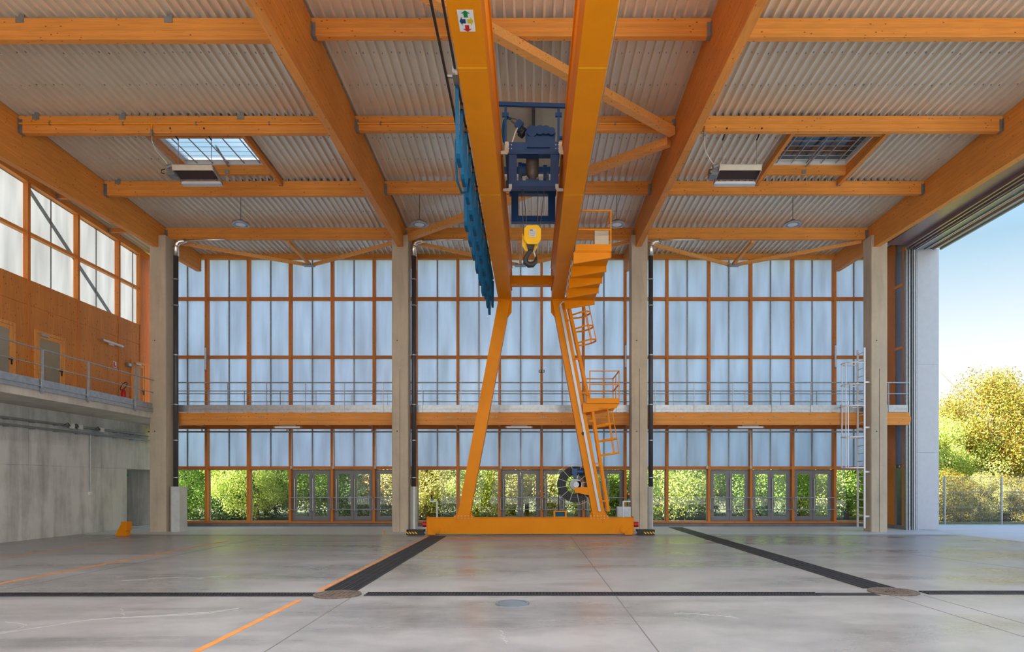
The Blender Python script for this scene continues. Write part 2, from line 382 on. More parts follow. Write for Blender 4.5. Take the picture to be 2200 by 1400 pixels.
def manhole(x, y, r, label, mat, bars=True):
    t = thing('manhole_cover', label, 'manhole cover', (x, y, 0))
    obj('rim', MB().ring((x, y, .004), r-.04, r, .016, 'z'), mat, t)
    m = MB().disc((x, y, .004), r-.045, .012, 'z', 32); obj('cover', m, mat, t)
    if bars:
        s = MB(); n = int(r/.07)
        for i in range(-n, n+1):
            for j in range(-n, n+1):
                if math.hypot(i*.07, j*.07) < r-.09: s.box(x+i*.07-.02, x+i*.07+.02, y+j*.07-.02, y+j*.07+.02, .014, .022)
        q = obj('tread_pattern', s, mat, t); q['kind'] = 'stuff'
manhole(-2.97, 10.02, .36, 'round worn iron manhole cover at the near end of the left black grating', RUST)
manhole(5.72, 10.28, .37, 'round worn iron manhole cover at the near end of the right black grating', RUST)
manhole(-.26, 9.28, .24, 'small smooth bluish steel floor cap in front of the narrow drain', pm('bluish_steel', (.30, .36, .42), .25, .6, .1, 9), False)

# ------------------------------------------------------------------ columns
def column(i, label):
    cx = COLX[i]; w = .29; c = .022
    y0, y1 = DC, DC+.58; bz = beamz(DC); top = 10.62
    b0, b1 = BEAMS[i]
    t = thing('concrete_column', label, 'column', (cx, y0+.29, 0), 'square concrete columns in front of the glazed facade')
    poly = [(cx-w+c, y0), (cx+w-c, y0), (cx+w, y0+c), (cx+w, y1-c), (cx+w-c, y1), (cx-w+c, y1), (cx-w, y1-c), (cx-w, y0+c)]
    if i: 
        k = .012
        poly = poly[:1]+[(cx-k, y0), (cx-k, y0+.04), (cx+k, y0+.04), (cx+k, y0)]+poly[1:]
        m = MB().prism(poly, 0, 5.83, 'z'); poly2 = poly[:1]+poly[5:]
        obj('shaft', m.prism(poly2, 5.83, bz, 'z'), CONC, t)
    else:
        obj('shaft', MB().prism(poly, 0, bz, 'z'), CONC, t)
    obj('fork_prong', B(cx-w, b0-.006, y0, y1, bz, top), CONC, t)
    obj('fork_prong', B(b1+.006, cx+w, y0, y1, bz, top), CONC, t)
    for z in (6.85, 3.6):
        obj('formwork_hole', MB().disc((cx-.1, y0-.001, z), .022, .004, 'y', 12), DARK, t)
column(0, 'leftmost concrete column, beside the bare concrete wall and green exit sign')
column(1, 'second concrete column from the left, behind the left end of the crane truck')
column(2, 'third concrete column from the left, behind the right end of the crane truck')
column(3, 'rightmost concrete column, with the caged aluminium ladder on its side')

# ------------------------------------------------------------------ portal beams, purlins, braces
def portal(i, label):
    x0, x1 = BEAMS[i]; ys = [YB, DF-.02]
    m = MB().prism([(ys[0], beamz(ys[0])-.0), (ys[1], beamz(ys[1])), (ys[1], roofz(ys[1])-.03), (ys[0], roofz(ys[0])-.03)], x0, x1, 'x')
    r = obj('portal_beam', m, WY, None, loc=(0, 0, 0)); tag(r, label, 'beam', 'deep glulam portal beams running overhead')
    return r
portal(0, 'deep glulam roof beam at the far left, above the high left windows')
portal(1, 'deep glulam roof beam left of the crane, seated on the second column')
portal(2, 'deep glulam roof beam right of the crane, seated on the third column')
portal(3, 'deep glulam roof beam at the right, beside the open doorway')
baynames = ('left bay', 'middle bay', 'right bay')
rown = ('nearest', 'second nearest', 'third nearest', 'farthest')
hang = {}
for ri, y in enumerate(ROWS):
    for b in range(3):
        x0, x1 = BEAMS[b][1]+.004, BEAMS[b+1][0]-.004
        h = (.45, .38, .40)[b] if ri < 3 else .42
        zt = roofz(y)-.032
        t = thing('roof_purlin', f'glulam purlin of the {rown[ri]} row in the {baynames[b]}', 'purlin', ((x0+x1)/2, y, zt-h), 'glulam purlins between the roof beams')
        obj('timber', B(x0, x1, y, y+.14, zt-h, zt), WX, t)
        hang[(ri, b)] = (x0, x1, y, zt, h)
        for xx, s in ((x0, 1), (x1, -1)):
            m = MB().box(min(xx, xx+s*.09), max(xx, xx+s*.09), y-.006, y-.001, zt-h+.0, zt-.09)
            m.box(min(xx, xx+s*.02), max(xx, xx+s*.02), y-.05, y-.004, zt-h, zt-.09)
            m.box(min(xx, xx+s*.09), max(xx, xx+s*.09), y-.006, y+.142, zt-h-.006, zt-h-.001)
            obj('beam_hanger', m, GALVD, t)
        if b == 0 and ri < 3:
            xs = {0: (43, 362), 1: (77, 263, 517), 2: (253,)}[ri]
            for xp in xs:
                xx = (xp-VX)*y/F
                mb = MB().box(xx-.09, xx+.09, y-.012, y-.004, zt-.10, zt+.07)
                mb.box(xx-.09, xx-.08, y-.012, y+.10, zt, zt+.07)
                obj('roof_clip', mb, GALVD, t)
        for k in range(2 if ri else 0):
            xx = x0+(x1-x0)*(.42+.35*k)
            for dx in (0, .08): obj('bolt_head', MB().disc((xx+dx, y-.003, zt-.07), .016, .004, 'y', 8), GALVD, t)
def brace(p, q, label, grp, w=.20, h=.20):
    m = MB().beam(p, q, w, h); o = obj('roof_brace', m, WXb, None, loc=(0, 0, 0))
    L = (Vector(q)-Vector(p)).length
    tag(o, label, 'brace', grp); return o
WXb = wood('brace_timber', 'X', (.84, .40, .11), lam=False)
def bz2(y): return roofz(y)-.55
brace((-4.45, 10.3, bz2(10.3)), (3.66, 16.85, bz2(16.85)+.03), 'square timber roof brace crossing behind both crane girders in the middle bay', 'wind braces in the middle bay')
brace((3.66, 17.25, bz2(17.25)), (-4.44, 23.5, bz2(23.5)+.03), 'square timber roof brace running back to the second concrete column', 'wind braces in the middle bay')
nodes = (-8.92, -.41, 8.17)
for b, nx in enumerate(nodes):
    x0, x1 = BEAMS[b][1], BEAMS[b+1][0]; bn = baynames[b]; zz = roofz(25)-.42
    brace((x0+.12, 23.99, zz), (nx-.10, 26.35, zz-.06), f'thin timber strut from the left column top to the facade head, {bn}', None, .09, .12)
    brace((x1-.12, 23.99, zz), (nx+.10, 26.35, zz-.06), f'thin timber strut from the right column top to the facade head, {bn}', None, .09, .12)
    o = brace((nx, 23.95, zz), (nx, 26.33, zz-.06), f'short straight timber strut meeting the two slanting ones, {bn}', None, .10, .12)
    obj('node_plate', B(nx-.22, nx+.22, 26.1, 26.36, zz-.15, zz-.125), GALVD, o)

# ------------------------------------------------------------------ roof deck
ceil = sroot('ceiling', (0, 0, 11))
PIT = .207
SKY = {0: (-10.42, -7.85, 17.85, 19.75), 2: (7.12, 9.55, 17.75, 19.75)}
def sheet(x0, x1, y0, y1):
    m = MB(); n = max(1, round((x1-x0)/PIT)); p = (x1-x0)/n; vs = []
    prof = []
    for k in range(n):
        a = x0+k*p; prof += [(a, .08), (a+p*.64, .08), (a+p*.72, 0), (a+p*.92, 0)]
    prof.append((x1, .08)); N_ = len(prof)
    for (a, h) in prof: m.v.append((a, y0, roofz(y0)+h))
    for (a, h) in prof: m.v.append((a, y1, roofz(y1)+h))
    m.f = [(i, i+1, N_+i+1, N_+i) for i in range(N_-1)]
    return m
screw = MB()
edges = [-15.75, BEAMS[0][0], BEAMS[1][0]+.09, BEAMS[2][0]+.09, BEAMS[3][0]+.09, 15.35]
for i in range(5):
    x0, x1 = edges[i], edges[i+1]
    cuts = [YB]+[y+.07 for y in ROWS]+[26.95]
    for j in range(len(cuts)-1):
        y0, y1 = cuts[j], cuts[j+1]
        b = i-1
        if b in SKY and j == 2:
            sx0, sx1, sy0, sy1 = SKY[b]
            for a in ((x0, sx0, y0, y1), (sx1, x1, y0, y1), (sx0, sx1, y0, sy0), (sx0, sx1, sy1, y1)): obj('roof_sheet', sheet(*a), DECK, ceil)
        else: obj('roof_sheet', sheet(x0, x1, y0, y1), DECK, ceil)
        if j:
            n = round((x1-x0)/PIT); p = (x1-x0)/n
            for k in range(n):
                for fy in (.33, .66):
                    xx, yy = x0+k*p+p*random.uniform(.2, .5), y0+(y1-y0)*fy+random.uniform(-.03, .03)
                    if b in SKY and j == 2 and SKY[b][0]-.1 < xx < SKY[b][1]+.1: continue
                    screw.box(xx-.007, xx+.007, yy-.018, yy+.018, roofz(yy)+.066, roofz(yy)+.081)
s_ = obj('screw_tips', screw, GALVD, ceil); s_['kind'] = 'stuff'
# weather skin above the sheets (opaque insulation build-up, open over the skylights)
ins = MB()
def slab(x0, x1, y0, y1): ins.prism([(y0, roofz(y0)+.10), (y1, roofz(y1)+.10), (y1, roofz(y1)+.3), (y0, roofz(y0)+.3)], x0, x1, 'x')
slab(-15.9, -10.46, YB, 27.0); slab(-7.81, 7.08, YB, 27.0); slab(9.59, 15.4, YB, 27.0)
slab(-10.46, -7.81, YB, 17.8); slab(-10.46, -7.81, 19.8, 27.0); slab(7.08, 9.59, YB, 17.7); slab(7.08, 9.59, 19.8, 27.0)
obj('roof_insulation', ins, CONCS, ceil)['kind'] = 'stuff'

# ------------------------------------------------------------------ skylights
def skylight(b, label, dark):
    x0, x1, y0, y1 = SKY[b]; ym = (y0+y1)/2; zt = roofz(ym)
    t = thing('skylight', label, 'skylight', ((x0+x1)/2, ym, zt))
    for xx in ((x1+.01,) if b == 0 else (x0-.11, x1+.01)):
        yy0, yy1 = ROWS[1]+.15, ROWS[2]-.01
        obj('trimmer', MB().prism([(yy0, roofz(yy0)-.19), (yy1, roofz(yy1)-.19), (yy1, roofz(yy1)-.01), (yy0, roofz(yy0)-.01)], xx, xx+.10, 'x'), WY, t)
        obj('trimmer_hanger', B(xx-.005, xx+.105, yy1-.06, yy1-.005, roofz(yy1)-.2, roofz(yy1)-.12), GALVD, t)
    obj('cross_trimmer', B(x0, x1, y0-.1, y0, roofz(y0)-.13, roofz(y0)), WX, t)
    obj('cross_trimmer', B(x0, x1, y1, y1+.1, roofz(y1)-.13, roofz(y1)+.0), WX, t)
    for a in ((x0-.02, x0, y0, y1), (x1, x1+.02, y0, y1)): obj('lining', MB().prism([(a[2], roofz(a[2])-.1), (a[3], roofz(a[3])-.1), (a[3], roofz(a[3])+.14), (a[2], roofz(a[2])+.14)], a[0], a[1], 'x'), WY, t)
    for a in ((y0-.02, y0), (y1, y1+.02)): obj('lining', B(x0, x1, a[0], a[1], roofz(y1)+.002, roofz(y1)+.14), WX, t)
    zf = roofz(ym)+.17
    fr = MB().box(x0-.06, x1+.06, y0-.06, y0+.04, zf-.06, zf+.12).box(x0-.06, x1+.06, y1-.04, y1+.06, zf-.06, zf+.12)
    fr.box(x0-.06, x0+.04, y0, y1, zf-.06, zf+.12).box(x1-.04, x1+.06, y0, y1, zf-.06, zf+.12)
    obj('white_frame', fr, WHITE, t)
    for k in range(5):
        xx = x0+(x1-x0)*(k+.7)/5.4; obj('grid_bar', MB().tube([(xx, y0+.02, zf-.02), (xx, y1-.02, zf-.02)], .018, 6), GALVD if not dark else GALV, t)
    for k in range(7):
        yy = y0+(y1-y0)*(k+.7)/7.4; obj('grid_wire', MB().tube([(x0+.03, yy, zf-.0), (x1-.03, yy, zf-.0)], .007, 5), GALV, t)
    op = MB().tube([((x0+x1)/2, y1-.05, zf-.12), ((x0+x1)/2+.1, ym-.1, zf-.02)], .03, 8)
    obj('opener_ram', op, GALV, t)
    obj('junction_box', B((x0+x1)/2-.12, (x0+x1)/2, y1-.03, y1+.0, roofz(y1)-.12, roofz(y1)-.02), GREY, t)
    if dark:
        obj('lid', B(x0-.03, x1+.03, y0-.03, y1+.03, zf+.10, zf+.13), pm('dark_lid_metal', (.13, .15, .18), .18, .9, .3, 1.2), t)
    else:
        obj('glazing', MB().add([(x0, y0, zf+.08), (x1, y0, zf+.08), (x1, y1, zf+.08), (x0, y1, zf+.08)], [(0, 1, 2, 3)]), SKYG, t)
skylight(0, 'bright open-looking roof skylight in the left bay, sky showing through its bars', False)
skylight(2, 'dark closed roof skylight in the right bay with metal bars', True)

# ------------------------------------------------------------------ rear facade
wb = struct('wall_back', B(-15.4, 14.6, DF+.04, DF+.36, 0, .12), PLINTH)
ztop = roofz(DF)-.05
for xx in PX:
    z1 = 10.84
    obj('post', B(xx-.05, xx+.05, DF, DP+.02, .2, z1), WZ, wb)
obj('head_beam', B(-15.4, 13.95, DF-.02, DF+.16, 10.83, 11.04), WX, wb)
obj('sill', B(-15.4, 13.95, DF-.01, DP+.04, .125, .2), WXd, wb)
ZT = ((9.18, 9.29), (6.82, 6.92), (2.31, 2.43)); 
for i in range(len(PX)-1):
    a, b = PX[i]+.052, PX[i+1]-.052; xm = (a+b)/2
    for z0, z1 in ZT: obj('transom', B(a, b, DF+.02, DP+.02, z0, z1), WXd, wb)
    for z0, z1 in ((.0, 0),): pass
zones = ((9.29, 10.9), (6.92, 9.18), (4.2, 6.82), (2.43, 4.2))
first = {}
for zi, (z0, z1) in enumerate(zones):
    for i in range(len(PX)-1):
        a, b = PX[i]+.052, PX[i+1]-.052; xm = (a+b)/2
        for h in (0, 1):
            c0, c1 = ((a, xm-.02), (xm+.02, b))[h]
            key = (zi, h)
            if key not in first:
                first[key] = obj('panel', MB().add([(c0, DP, z0), (c1, DP, z0), (c1, DP, z1), (c0, DP, z1)], [(0, 1, 2, 3)]), PANEL, wb); first[key]['_i'] = i
            else: copypart(first[key], wb, (1.7*i, 0, 0))
        obj('mullion', B(xm-.022, xm+.022, DP-.03, DP+.03, z0, z1), GALVD, wb)
for xp in (626, 716, 806, 1076, 1256, 1519, 1613):
    cx_ = (xp-VX)*26.36/F; obj('conduit', B(cx_-.015, cx_+.015, 26.35, 26.38, 2.45, 3.9), GALV, wb); obj('switch_box', B(cx_-.04, cx_+.04, 26.33, 26.39, 2.33, 2.45), LBL, wb)
obj('facade_beam', B(-15.4, 13.95, DF-.05, DF+.0, 3.93, 4.18), WXd, wb)

doors = {3, 4, 5, 8, 9, 10, 13, 14, 15}
wi = di = 0
for i in range(len(PX)-1):
    a, b = PX[i]+.055, PX[i+1]-.055; xm = (a+b)/2
    if i in doors:
        di += 1
        d = sroot(f'door_{di}', (xm, DP, .2), f'grey framed glazed double door, number {di} from the left under the walkway')
        m = MB().box(a, a+.05, DP-.05, DP+.03, .2, 2.29).box(b-.05, b, DP-.05, DP+.03, .2, 2.29).box(a, b, DP-.05, DP+.03, 2.24, 2.30).box(a, b, DP-.05, DP+.03, .2, .24)
        obj('door_frame', m, GREY, d)
        for s, (c0, c1) in enumerate(((a+.055, xm-.005), (xm+.005, b-.055))):
            y0, y1 = DP-.07, DP-.01
            lf = MB().box(c0, c0+.11, y0, y1, .245, 2.235).box(c1-.11, c1, y0, y1, .245, 2.235).box(c0+.11, c1-.11, y0, y1, 2.12, 2.235).box(c0+.11, c1-.11, y0, y1, .245, .40)
            q = obj('door_leaf', lf, GREY, d)
            obj('glass', MB().add([(c0+.1, DP-.04, .38), (c1-.1, DP-.04, .38), (c1-.1, DP-.04, 2.14), (c0+.1, DP-.04, 2.14)], [(0, 1, 2, 3)]), GLASS, q)
            hx = c0+.04 if s == 0 else c0+.04
            if not (i > 12 and s == 0):
                hm = MB().tube([(hx, y0-.05, .62), (hx, y0-.05, 1.93)], .024, 8)
                for z in (.75, 1.8): hm.tube([(hx, y0-.05, z), (hx, y0, z)], .01, 6)
                obj('pull_handle', hm, GALV, q)
        rl = MB()
        for z in (.69, 1.16): rl.tube([(a-.02, DF-.07, z), (b+.02, DF-.07, z)], .016, 8)
        for xx in (a-.02, b+.02): rl.tube([(xx, DF-.07, .69), (xx, DF-.07, 1.16)], .012, 6)
        for xx in (a-.02, b+.02):
            for z in (.69, 1.16): rl.tube([(xx, DF-.07, z), (xx-.03*(1 if xx < xm else -1), DF+.01, z)], .01, 6)
        obj('guard_rail', rl, GALV, d)
    else:
        wi += 1
        w = sroot(f'window_{wi}', (xm, DP, .2), f'low clear fixed window, number {wi} from the left under the walkway')
        m = MB().box(a, a+.025, DP-.02, DP+.03, .2, 2.31).box(b-.025, b, DP-.02, DP+.03, .2, 2.31).box(a, b, DP-.02, DP+.03, 2.28, 2.31).box(a, b, DP-.02, DP+.03, .2, .225)
        obj('window_frame', m, GALV, w)
        obj('pane', MB().add([(a, DP, .2), (b, DP, .2), (b, DP, 2.3), (a, DP, 2.3)], [(0, 1, 2, 3)]), GLASS, w)

# ------------------------------------------------------------------ walkway along the facade
wk = thing('facade_walkway', 'timber edged walkway running along the glazed facade above the doors', 'walkway', (0, 24.1, 3.86))
obj('edge_beam', B(-13.64, 13.95, 24.0, 24.14, 3.89, 4.35), WX, wk)
for xp in (464, 469, 557, 562, 567, 665, 670, 675, 764, 769, 963, 968, 1056, 1061, 1066, 1163, 1168, 1173, 1460, 1466, 1554, 1559, 1564, 1661, 1666, 1671, 1759, 1764):
    obj('bolt_head', MB().disc(((xp-VX)*24/F, 23.997, 4.17), .02, .006, 'y', 8), GALVD, wk)
dk = MB().box(-13.64, 13.95, 24.14, 26.36, 4.22, 4.26); obj('deck', dk, WXd, wk)
for i, xx in enumerate(PX[1:]):
    if xx > -13.6: obj('joist', B(xx-.05, xx+.05, 24.145, 26.34, 4.02, 4.215), WY, wk)
px0 = [-15.0+1.43*k for k in range(21)]
x0 = (490-VX)*24/F; posts = [x0+1.43*k for k in range(-3, 18) if -15.3 < x0+1.43*k < 13.95]
posts = [q for q in posts if q > -13.6]; te = [-13.62]+posts+[13.9]
for a, b in zip(te, te[1:]):
    if b-a > .05:
        obj('toe_board', B(a+.008, b-.008, 23.985, 23.997, 4.36, 4.62), GALV, wk); obj('toe_flange', B(a+.008, b-.008, 23.97, 23.997, 4.47, 4.49), GALV, wk)
def railing(label, ps, xa, xb, y, zt, zm, zb, grp):
    t = thing('railing', label, 'railing', ((xa+xb)/2, y, zb), grp)
    for z, r in ((zt, .021), (zm, .016)): obj('rail', MB().tube([(xa, y, z), (xb, y, z)], r, 8), GALV, t)
    for p in ps: obj('rail_post', B(p-.008, p+.008, y-.02, y+.03, zb, zt), GALV, t)
railing('front galvanised railing of the walkway across the facade', posts, -13.62, 13.9, 23.97, 5.44, 5.03, 4.36, None)
railing('rear galvanised railing of the walkway close against the panels', [x0-.3+1.43*k for k in range(-2, 17)], -14.9, 13.4, 26.05, 5.43, 5.00, 4.27, None)
tray = thing('cable_tray', 'long perforated cable tray hung under the walkway at the facade', 'cable tray', (0, 26.1, 3.8))
obj('tray', B(-15.3, 13.9, 26.05, 26.2, 3.775, 3.785).box(-15.3, 13.9, 26.045, 26.05, 3.775, 3.83).box(-15.3, 13.9, 26.2, 26.205, 3.775, 3.83), GALVD, tray)
for xx in PX[1:-1:2]: obj('tray_hanger', B(xx-.02, xx+.02, 26.08, 26.11, 3.83, 4.02), GALVD, tray)
def tubelight(x, y, z, L, label, axis='x'):
    t = thing('tube_light', label, 'light', (x, y, z), 'long fluorescent tube lights')
    if axis == 'x':
        obj('diffuser', MB().tube([(x-L/2, y, z), (x+L/2, y, z)], .035, 10), LEDL, t)
        for s in (-1, 1): obj('end_cap', MB().tube([(x+s*L/2, y, z), (x+s*(L/2+.05), y, z)], .037, 10), GREY, t)
        obj('mount', B(x-.3, x+.3, y-.02, y+.02, z+.02, z+.08), GREY, t)
    elif axis == 'y':
        obj('diffuser', MB().tube([(x, y-L/2, z), (x, y+L/2, z)], .04, 10), LEDL, t)
        for s in (-1, 1): obj('end_cap', MB().tube([(x, y+s*L/2, z), (x, y+s*(L/2+.05), z)], .042, 10), GREY, t)
        obj('mount', B(x-.1, x-.02, y-.1, y+.1, z-.08, z+.01), WHITE, t)
    else:
        obj('diffuser', MB().tube([(x, y, z-L/2), (x, y, z+L/2)], .035, 10), LEDL, t)
        for s in (-1, 1): obj('end_cap', MB().tube([(x, y, z+s*L/2), (x, y, z+s*(L/2+.05))], .037, 10), GREY, t)
        obj('mount', B(x-.02, x+.05, y+.02, DF+.001, z-.2, z+.2), GREY, t)
for xp, w in ((618, 'left bay'), (1115, 'middle bay behind the crane legs'), (1612, 'right bay')):
    tubelight((xp-VX)*24.07/F, 24.07, 3.81, .92, f'tube light under the walkway edge beam in the {w}')
tubelight(px(438.5, 770, 26.2).x, 26.3, px(0, 770, 26.3).z, .88, 'upright tube light on the facade post near the left end', 'z')
tubelight(px(1344, 765, 26.3).x, 26.3, px(0, 765, 26.3).z, .88, 'upright tube light on the facade post left of the third column', 'z')
tubelight(px(1795, 765, 26.3).x, 26.3, px(0, 765, 26.3).z, .88, 'upright tube light on the facade post behind the caged ladder', 'z')
ex = thing('exit_sign', 'small dark exit sign on a facade post above the walkway, seen between the crane legs', 'sign', px(1163, 797, 26.3))
obj('sign_box', B(.33, .56, 26.33, 26.39, 6.22, 6.33), DGREEN, ex); obj('pictogram', B(.35, .41, 26.325, 26.331, 6.25, 6.30).box(.47, .54, 26.325, 26.331, 6.24, 6.31), WHITE, ex)

# ------------------------------------------------------------------ downpipes
def downpipe(x, bx0, bx1, label):
    t = thing('downpipe', label, 'pipe', (x, 23.72, 0), 'dark rainwater downpipes beside the columns')
    obj('pipe', MB().tube([(x, 23.72, 1.6), (x, 23.72, 10.05)], .085, 14), DPIPE, t, True)
    obj('insulated_elbow', MB().tube([(x, 23.72, 10.0), (x, 23.72, 10.35), (x+.02, 23.72, 10.45), (x+.12, 23.72, 10.53), (x+.24, 23.74, 10.56), (x+.34, 23.8, 10.6)], [.1,.1,.105,.1,.085,.08], 12), FOIL, t, True)
    obj('branch_pipe', MB().tube([(x+.2, 23.7, 10.57), (x+1.8, 23.7, 10.60)], .035, 8), FOIL, t, True)
    for z in (9.15, 8.2, 6.4, 4.6, 3.3, 1.95):
        obj('pipe_clamp', MB().ring((x, 23.72, z), .084, .098, .018, 'z', 16).box(x-.2, x-.09, 23.7, 23.74, z-.012, z+.012), GALV, t)
    g = MB().prism([(bx0, 23.6), (bx0+.18, 23.36), (bx1-.0, 23.36), (bx1, 23.88), (bx0, 23.88)], 0, 1.62, 'z')
    obj('impact_guard', g, LPLATE, t)
downpipe((378-VX)*23.72/F, COLX[0]+.295, (386-VX)*23.36/F, 'dark downpipe with foil elbow and steel guard beside the leftmost column')
downpipe((889-VX)*23.72/F, COLX[1]+.295, (892-VX)*23.36/F, 'dark downpipe with foil elbow and steel guard beside the second column')
downpipe((1398-VX)*23.72/F, COLX[2]+.295, (1403-VX)*23.36/F, 'dark downpipe with foil elbow and steel guard beside the third column')

# ------------------------------------------------------------------ left side wall
XW = -15.4
wl = struct('wall_left', B(XW-.25, XW-.02, YB, 24.85, 0, 4.1), CONCW)
for y0, y1 in ((YB, -.01), (.0, 6.66), (6.68, 13.32), (13.34, 19.97), (20.0, 24.85)):
    obj('concrete_panel', B(XW-.02, XW, y0, y1, 0, 2.285), CONCW, wl)
for y0, y1 in ((YB, -.01), (.0, 6.66), (6.68, 13.32), (13.34, 19.97), (20.0, 27.0)):
    obj('concrete_panel', B(XW-.02, XW, y0, y1, 2.30, 4.1), CONCW, wl)
obj('lintel', B(XW-.25, XW-.02, 24.85, 27.0, 2.30, 4.1), CONCW, wl)
obj('passage_wall', B(-18, -17.9, 24.85, 27.2, 0, 2.3).box(-18, XW-.25, 24.75, 24.85, 0, 2.3).box(-18, XW-.25, 24.85, 27.2, 2.3, 2.4).box(-18, XW-.25, 27.0, 27.2, 0, 2.3).box(-18, XW-.2, 24.85, 27.0, -.2, 0), CONCW, wl)
YP = [20.02-2.2*k for k in range(1, 13)][::-1]+[20.02, 22.22, 24.42, 25.76]
LZ = 7.99      # sill of the high windows
def lw_top(y): return roofz(y)-.26
for a, b in zip(YP, YP[1:]):
    for z0, z1 in ((4.3, 7.20), (7.215, LZ)):
        obj('timber_panel', B(XW-.12, XW-.02, a+.058, b-.058, z0, z1), CLT, wl)
for y in YP:
    obj('post', MB().prism([(y-.055, 4.3), (y+.055, 4.3), (y+.055, lw_top(y)), (y-.055, lw_top(y))], XW-.2, XW, 'x'), WZ, wl)
obj('end_post', B(XW-.2, XW, 25.82, 26.38, 4.3, 10.9), WZ, wl)
for a, b in zip(YP, YP[1:]):
    obj('transom', B(XW-.17, XW-.03, a+.056, b-.056, 9.38, 9.48), WY, wl)
    ym = (a+b)/2 if b-a > 2 else b-.3
    for c0, c1 in ((a+.056, ym-.015), (ym+.015, b-.056)):
        obj('panel', MB().add([(XW-.16, c0, LZ), (XW-.16, c1, LZ), (XW-.16, c1, 9.40), (XW-.16, c0, 9.40)], [(0, 1, 2, 3)]), PANEL_DIM, wl)
        obj('panel', MB().add([(XW-.16, c0, 9.46), (XW-.16, c1, 9.46), (XW-.16, c1, lw_top(c1)), (XW-.16, c0, lw_top(c0))], [(0, 1, 2, 3)]), PANEL_DIM, wl)
    obj('mullion', B(XW-.18, XW-.14, ym-.018, ym+.018, LZ, lw_top(ym)), GALVD, wl)
obj('wall_plate', MB().prism([(YB, lw_top(YB)-.0), (26.38, lw_top(26.38)), (26.38, lw_top(26.38)+.2), (YB, lw_top(YB)+.2)], XW-.2, XW+.02, 'x'), WY, wl)
for y in (13.4, 16.0, 18.6, 21.2, 23.8):
    q = obj('strut', B(XW+.02, BEAMS[0][0], y-.07, y+.07, roofz(y)-.20, roofz(y)-.06), WXd, wl); 
    obj('strut_hanger', B(XW+.02, XW+.1, y-.08, y+.08, roofz(y)-.21, roofz(y)-.05), GALVD, q)
# outside raking ties whose shadows show on the panels
tie = thing('raking_tie', 'slanting outdoor tie seen as a shadow through the high left windows', 'tie', (-16.0, 19, 8))
obj('tie_rod', MB().beam((-16.1, 20.0, 11.3), (-16.1, 25.4, 7.4), .10, .12), GALVD, tie)
# doors in the timber wall
def wdoor(n, y0, y1, zt, label, solid=False):
    d = sroot(f'door_{n}', (XW, (y0+y1)/2, 4.3), label)
    m = MB().box(XW-.03, XW+.02, y0-.09, y0, 4.3, zt+.09).box(XW-.03, XW+.02, y1, y1+.09, 4.3, zt+.09).box(XW-.03, XW+.02, y0, y1, zt, zt+.09)
    obj('door_frame', m, CLTd, d)
    lf = MB().box(XW-.02, XW+.01, y0+.01, y0+.13, 4.31, zt-.01).box(XW-.02, XW+.01, y1-.13, y1-.01, 4.31, zt-.01).box(XW-.02, XW+.01, y0+.13, y1-.13, zt-.13, zt-.01).box(XW-.02, XW+.01, y0+.13, y1-.13, 4.31, 4.5)
    q = obj('door_leaf', lf, CLTd, d)
    obj('glass', B(XW-.012, XW-.002, y0+.13, y1-.13, 4.5, zt-.13), FROST, q)
    obj('handle', B(XW+.012, XW+.03, y1-.09, y1-.05, 5.25, 5.47).box(XW+.03, XW+.05, y1-.2, y1-.05, 5.38, 5.41), BLACK, q)
    obj('closer', B(XW+.012, XW+.07, y0+.1, y0+.45, zt-.06, zt+.01), GALV, d)
wdoor(di+1, 18.15, 19.38, 6.42, 'timber framed glazed door on the left mezzanine, nearest and cut by the picture edge')
wdoor(di+2, 20.32, 21.45, 6.42, 'timber framed glazed door on the left mezzanine between the two high posts')
wdoor(di+3, 25.22, 25.98, 6.42, 'farthest timber door on the left mezzanine next to the leftmost column')
tubelight(XW+.12, 23.85, 6.86, 1.15, 'tube light on the timber wall of the left mezzanine', 'y')
em = thing('emergency_light', 'small white emergency light beside the farthest mezzanine door', 'light', (XW, 24.95, 6.3))
obj('housing', B(XW+.0, XW+.07, 24.8, 25.1, 6.21, 6.34), GREY, em); obj('lens', B(XW+.07, XW+.08, 24.88, 25.02, 6.23, 6.32), LEDL, em)
sg = thing('extinguisher_sign', 'small red and white extinguisher pictogram on the timber wall', 'sign', (XW, 24.1, 6.1))
obj('plate', B(XW+.001, XW+.008, 24.02, 24.22, 6.02, 6.24), WHITE, sg)
obj('pictogram', B(XW+.008, XW+.011, 24.04, 24.12, 6.04, 6.22).box(XW+.008, XW+.011, 24.14, 24.2, 6.04, 6.1), RED, sg)
fe = thing('fire_extinguisher', 'red fire extinguisher with looped black hose on the left mezzanine', 'extinguisher', (XW+.35, 24.1, 4.3))
X_ = XW+.35
obj('cylinder', MB().lathe((X_, 24.1, 4.3), [(.0, .4), (.07, .4), (.085, .45), (.085, .82), (.05, .90), (.03, .92), (0, .92)], 16), RED, fe, True)
obj('hose', MB().tube([(X_+.1*sin(a), 24.1+.13*cos(a)*1, 5.33+.14*sin(a*1)) for a in [k*2*pi/14 for k in range(15)]], .016, 6), BLACK, fe, True)
obj('stand', MB().box(X_-.1, X_+.1, 24.0, 24.2, 4.3, 4.7), DPIPE, fe)

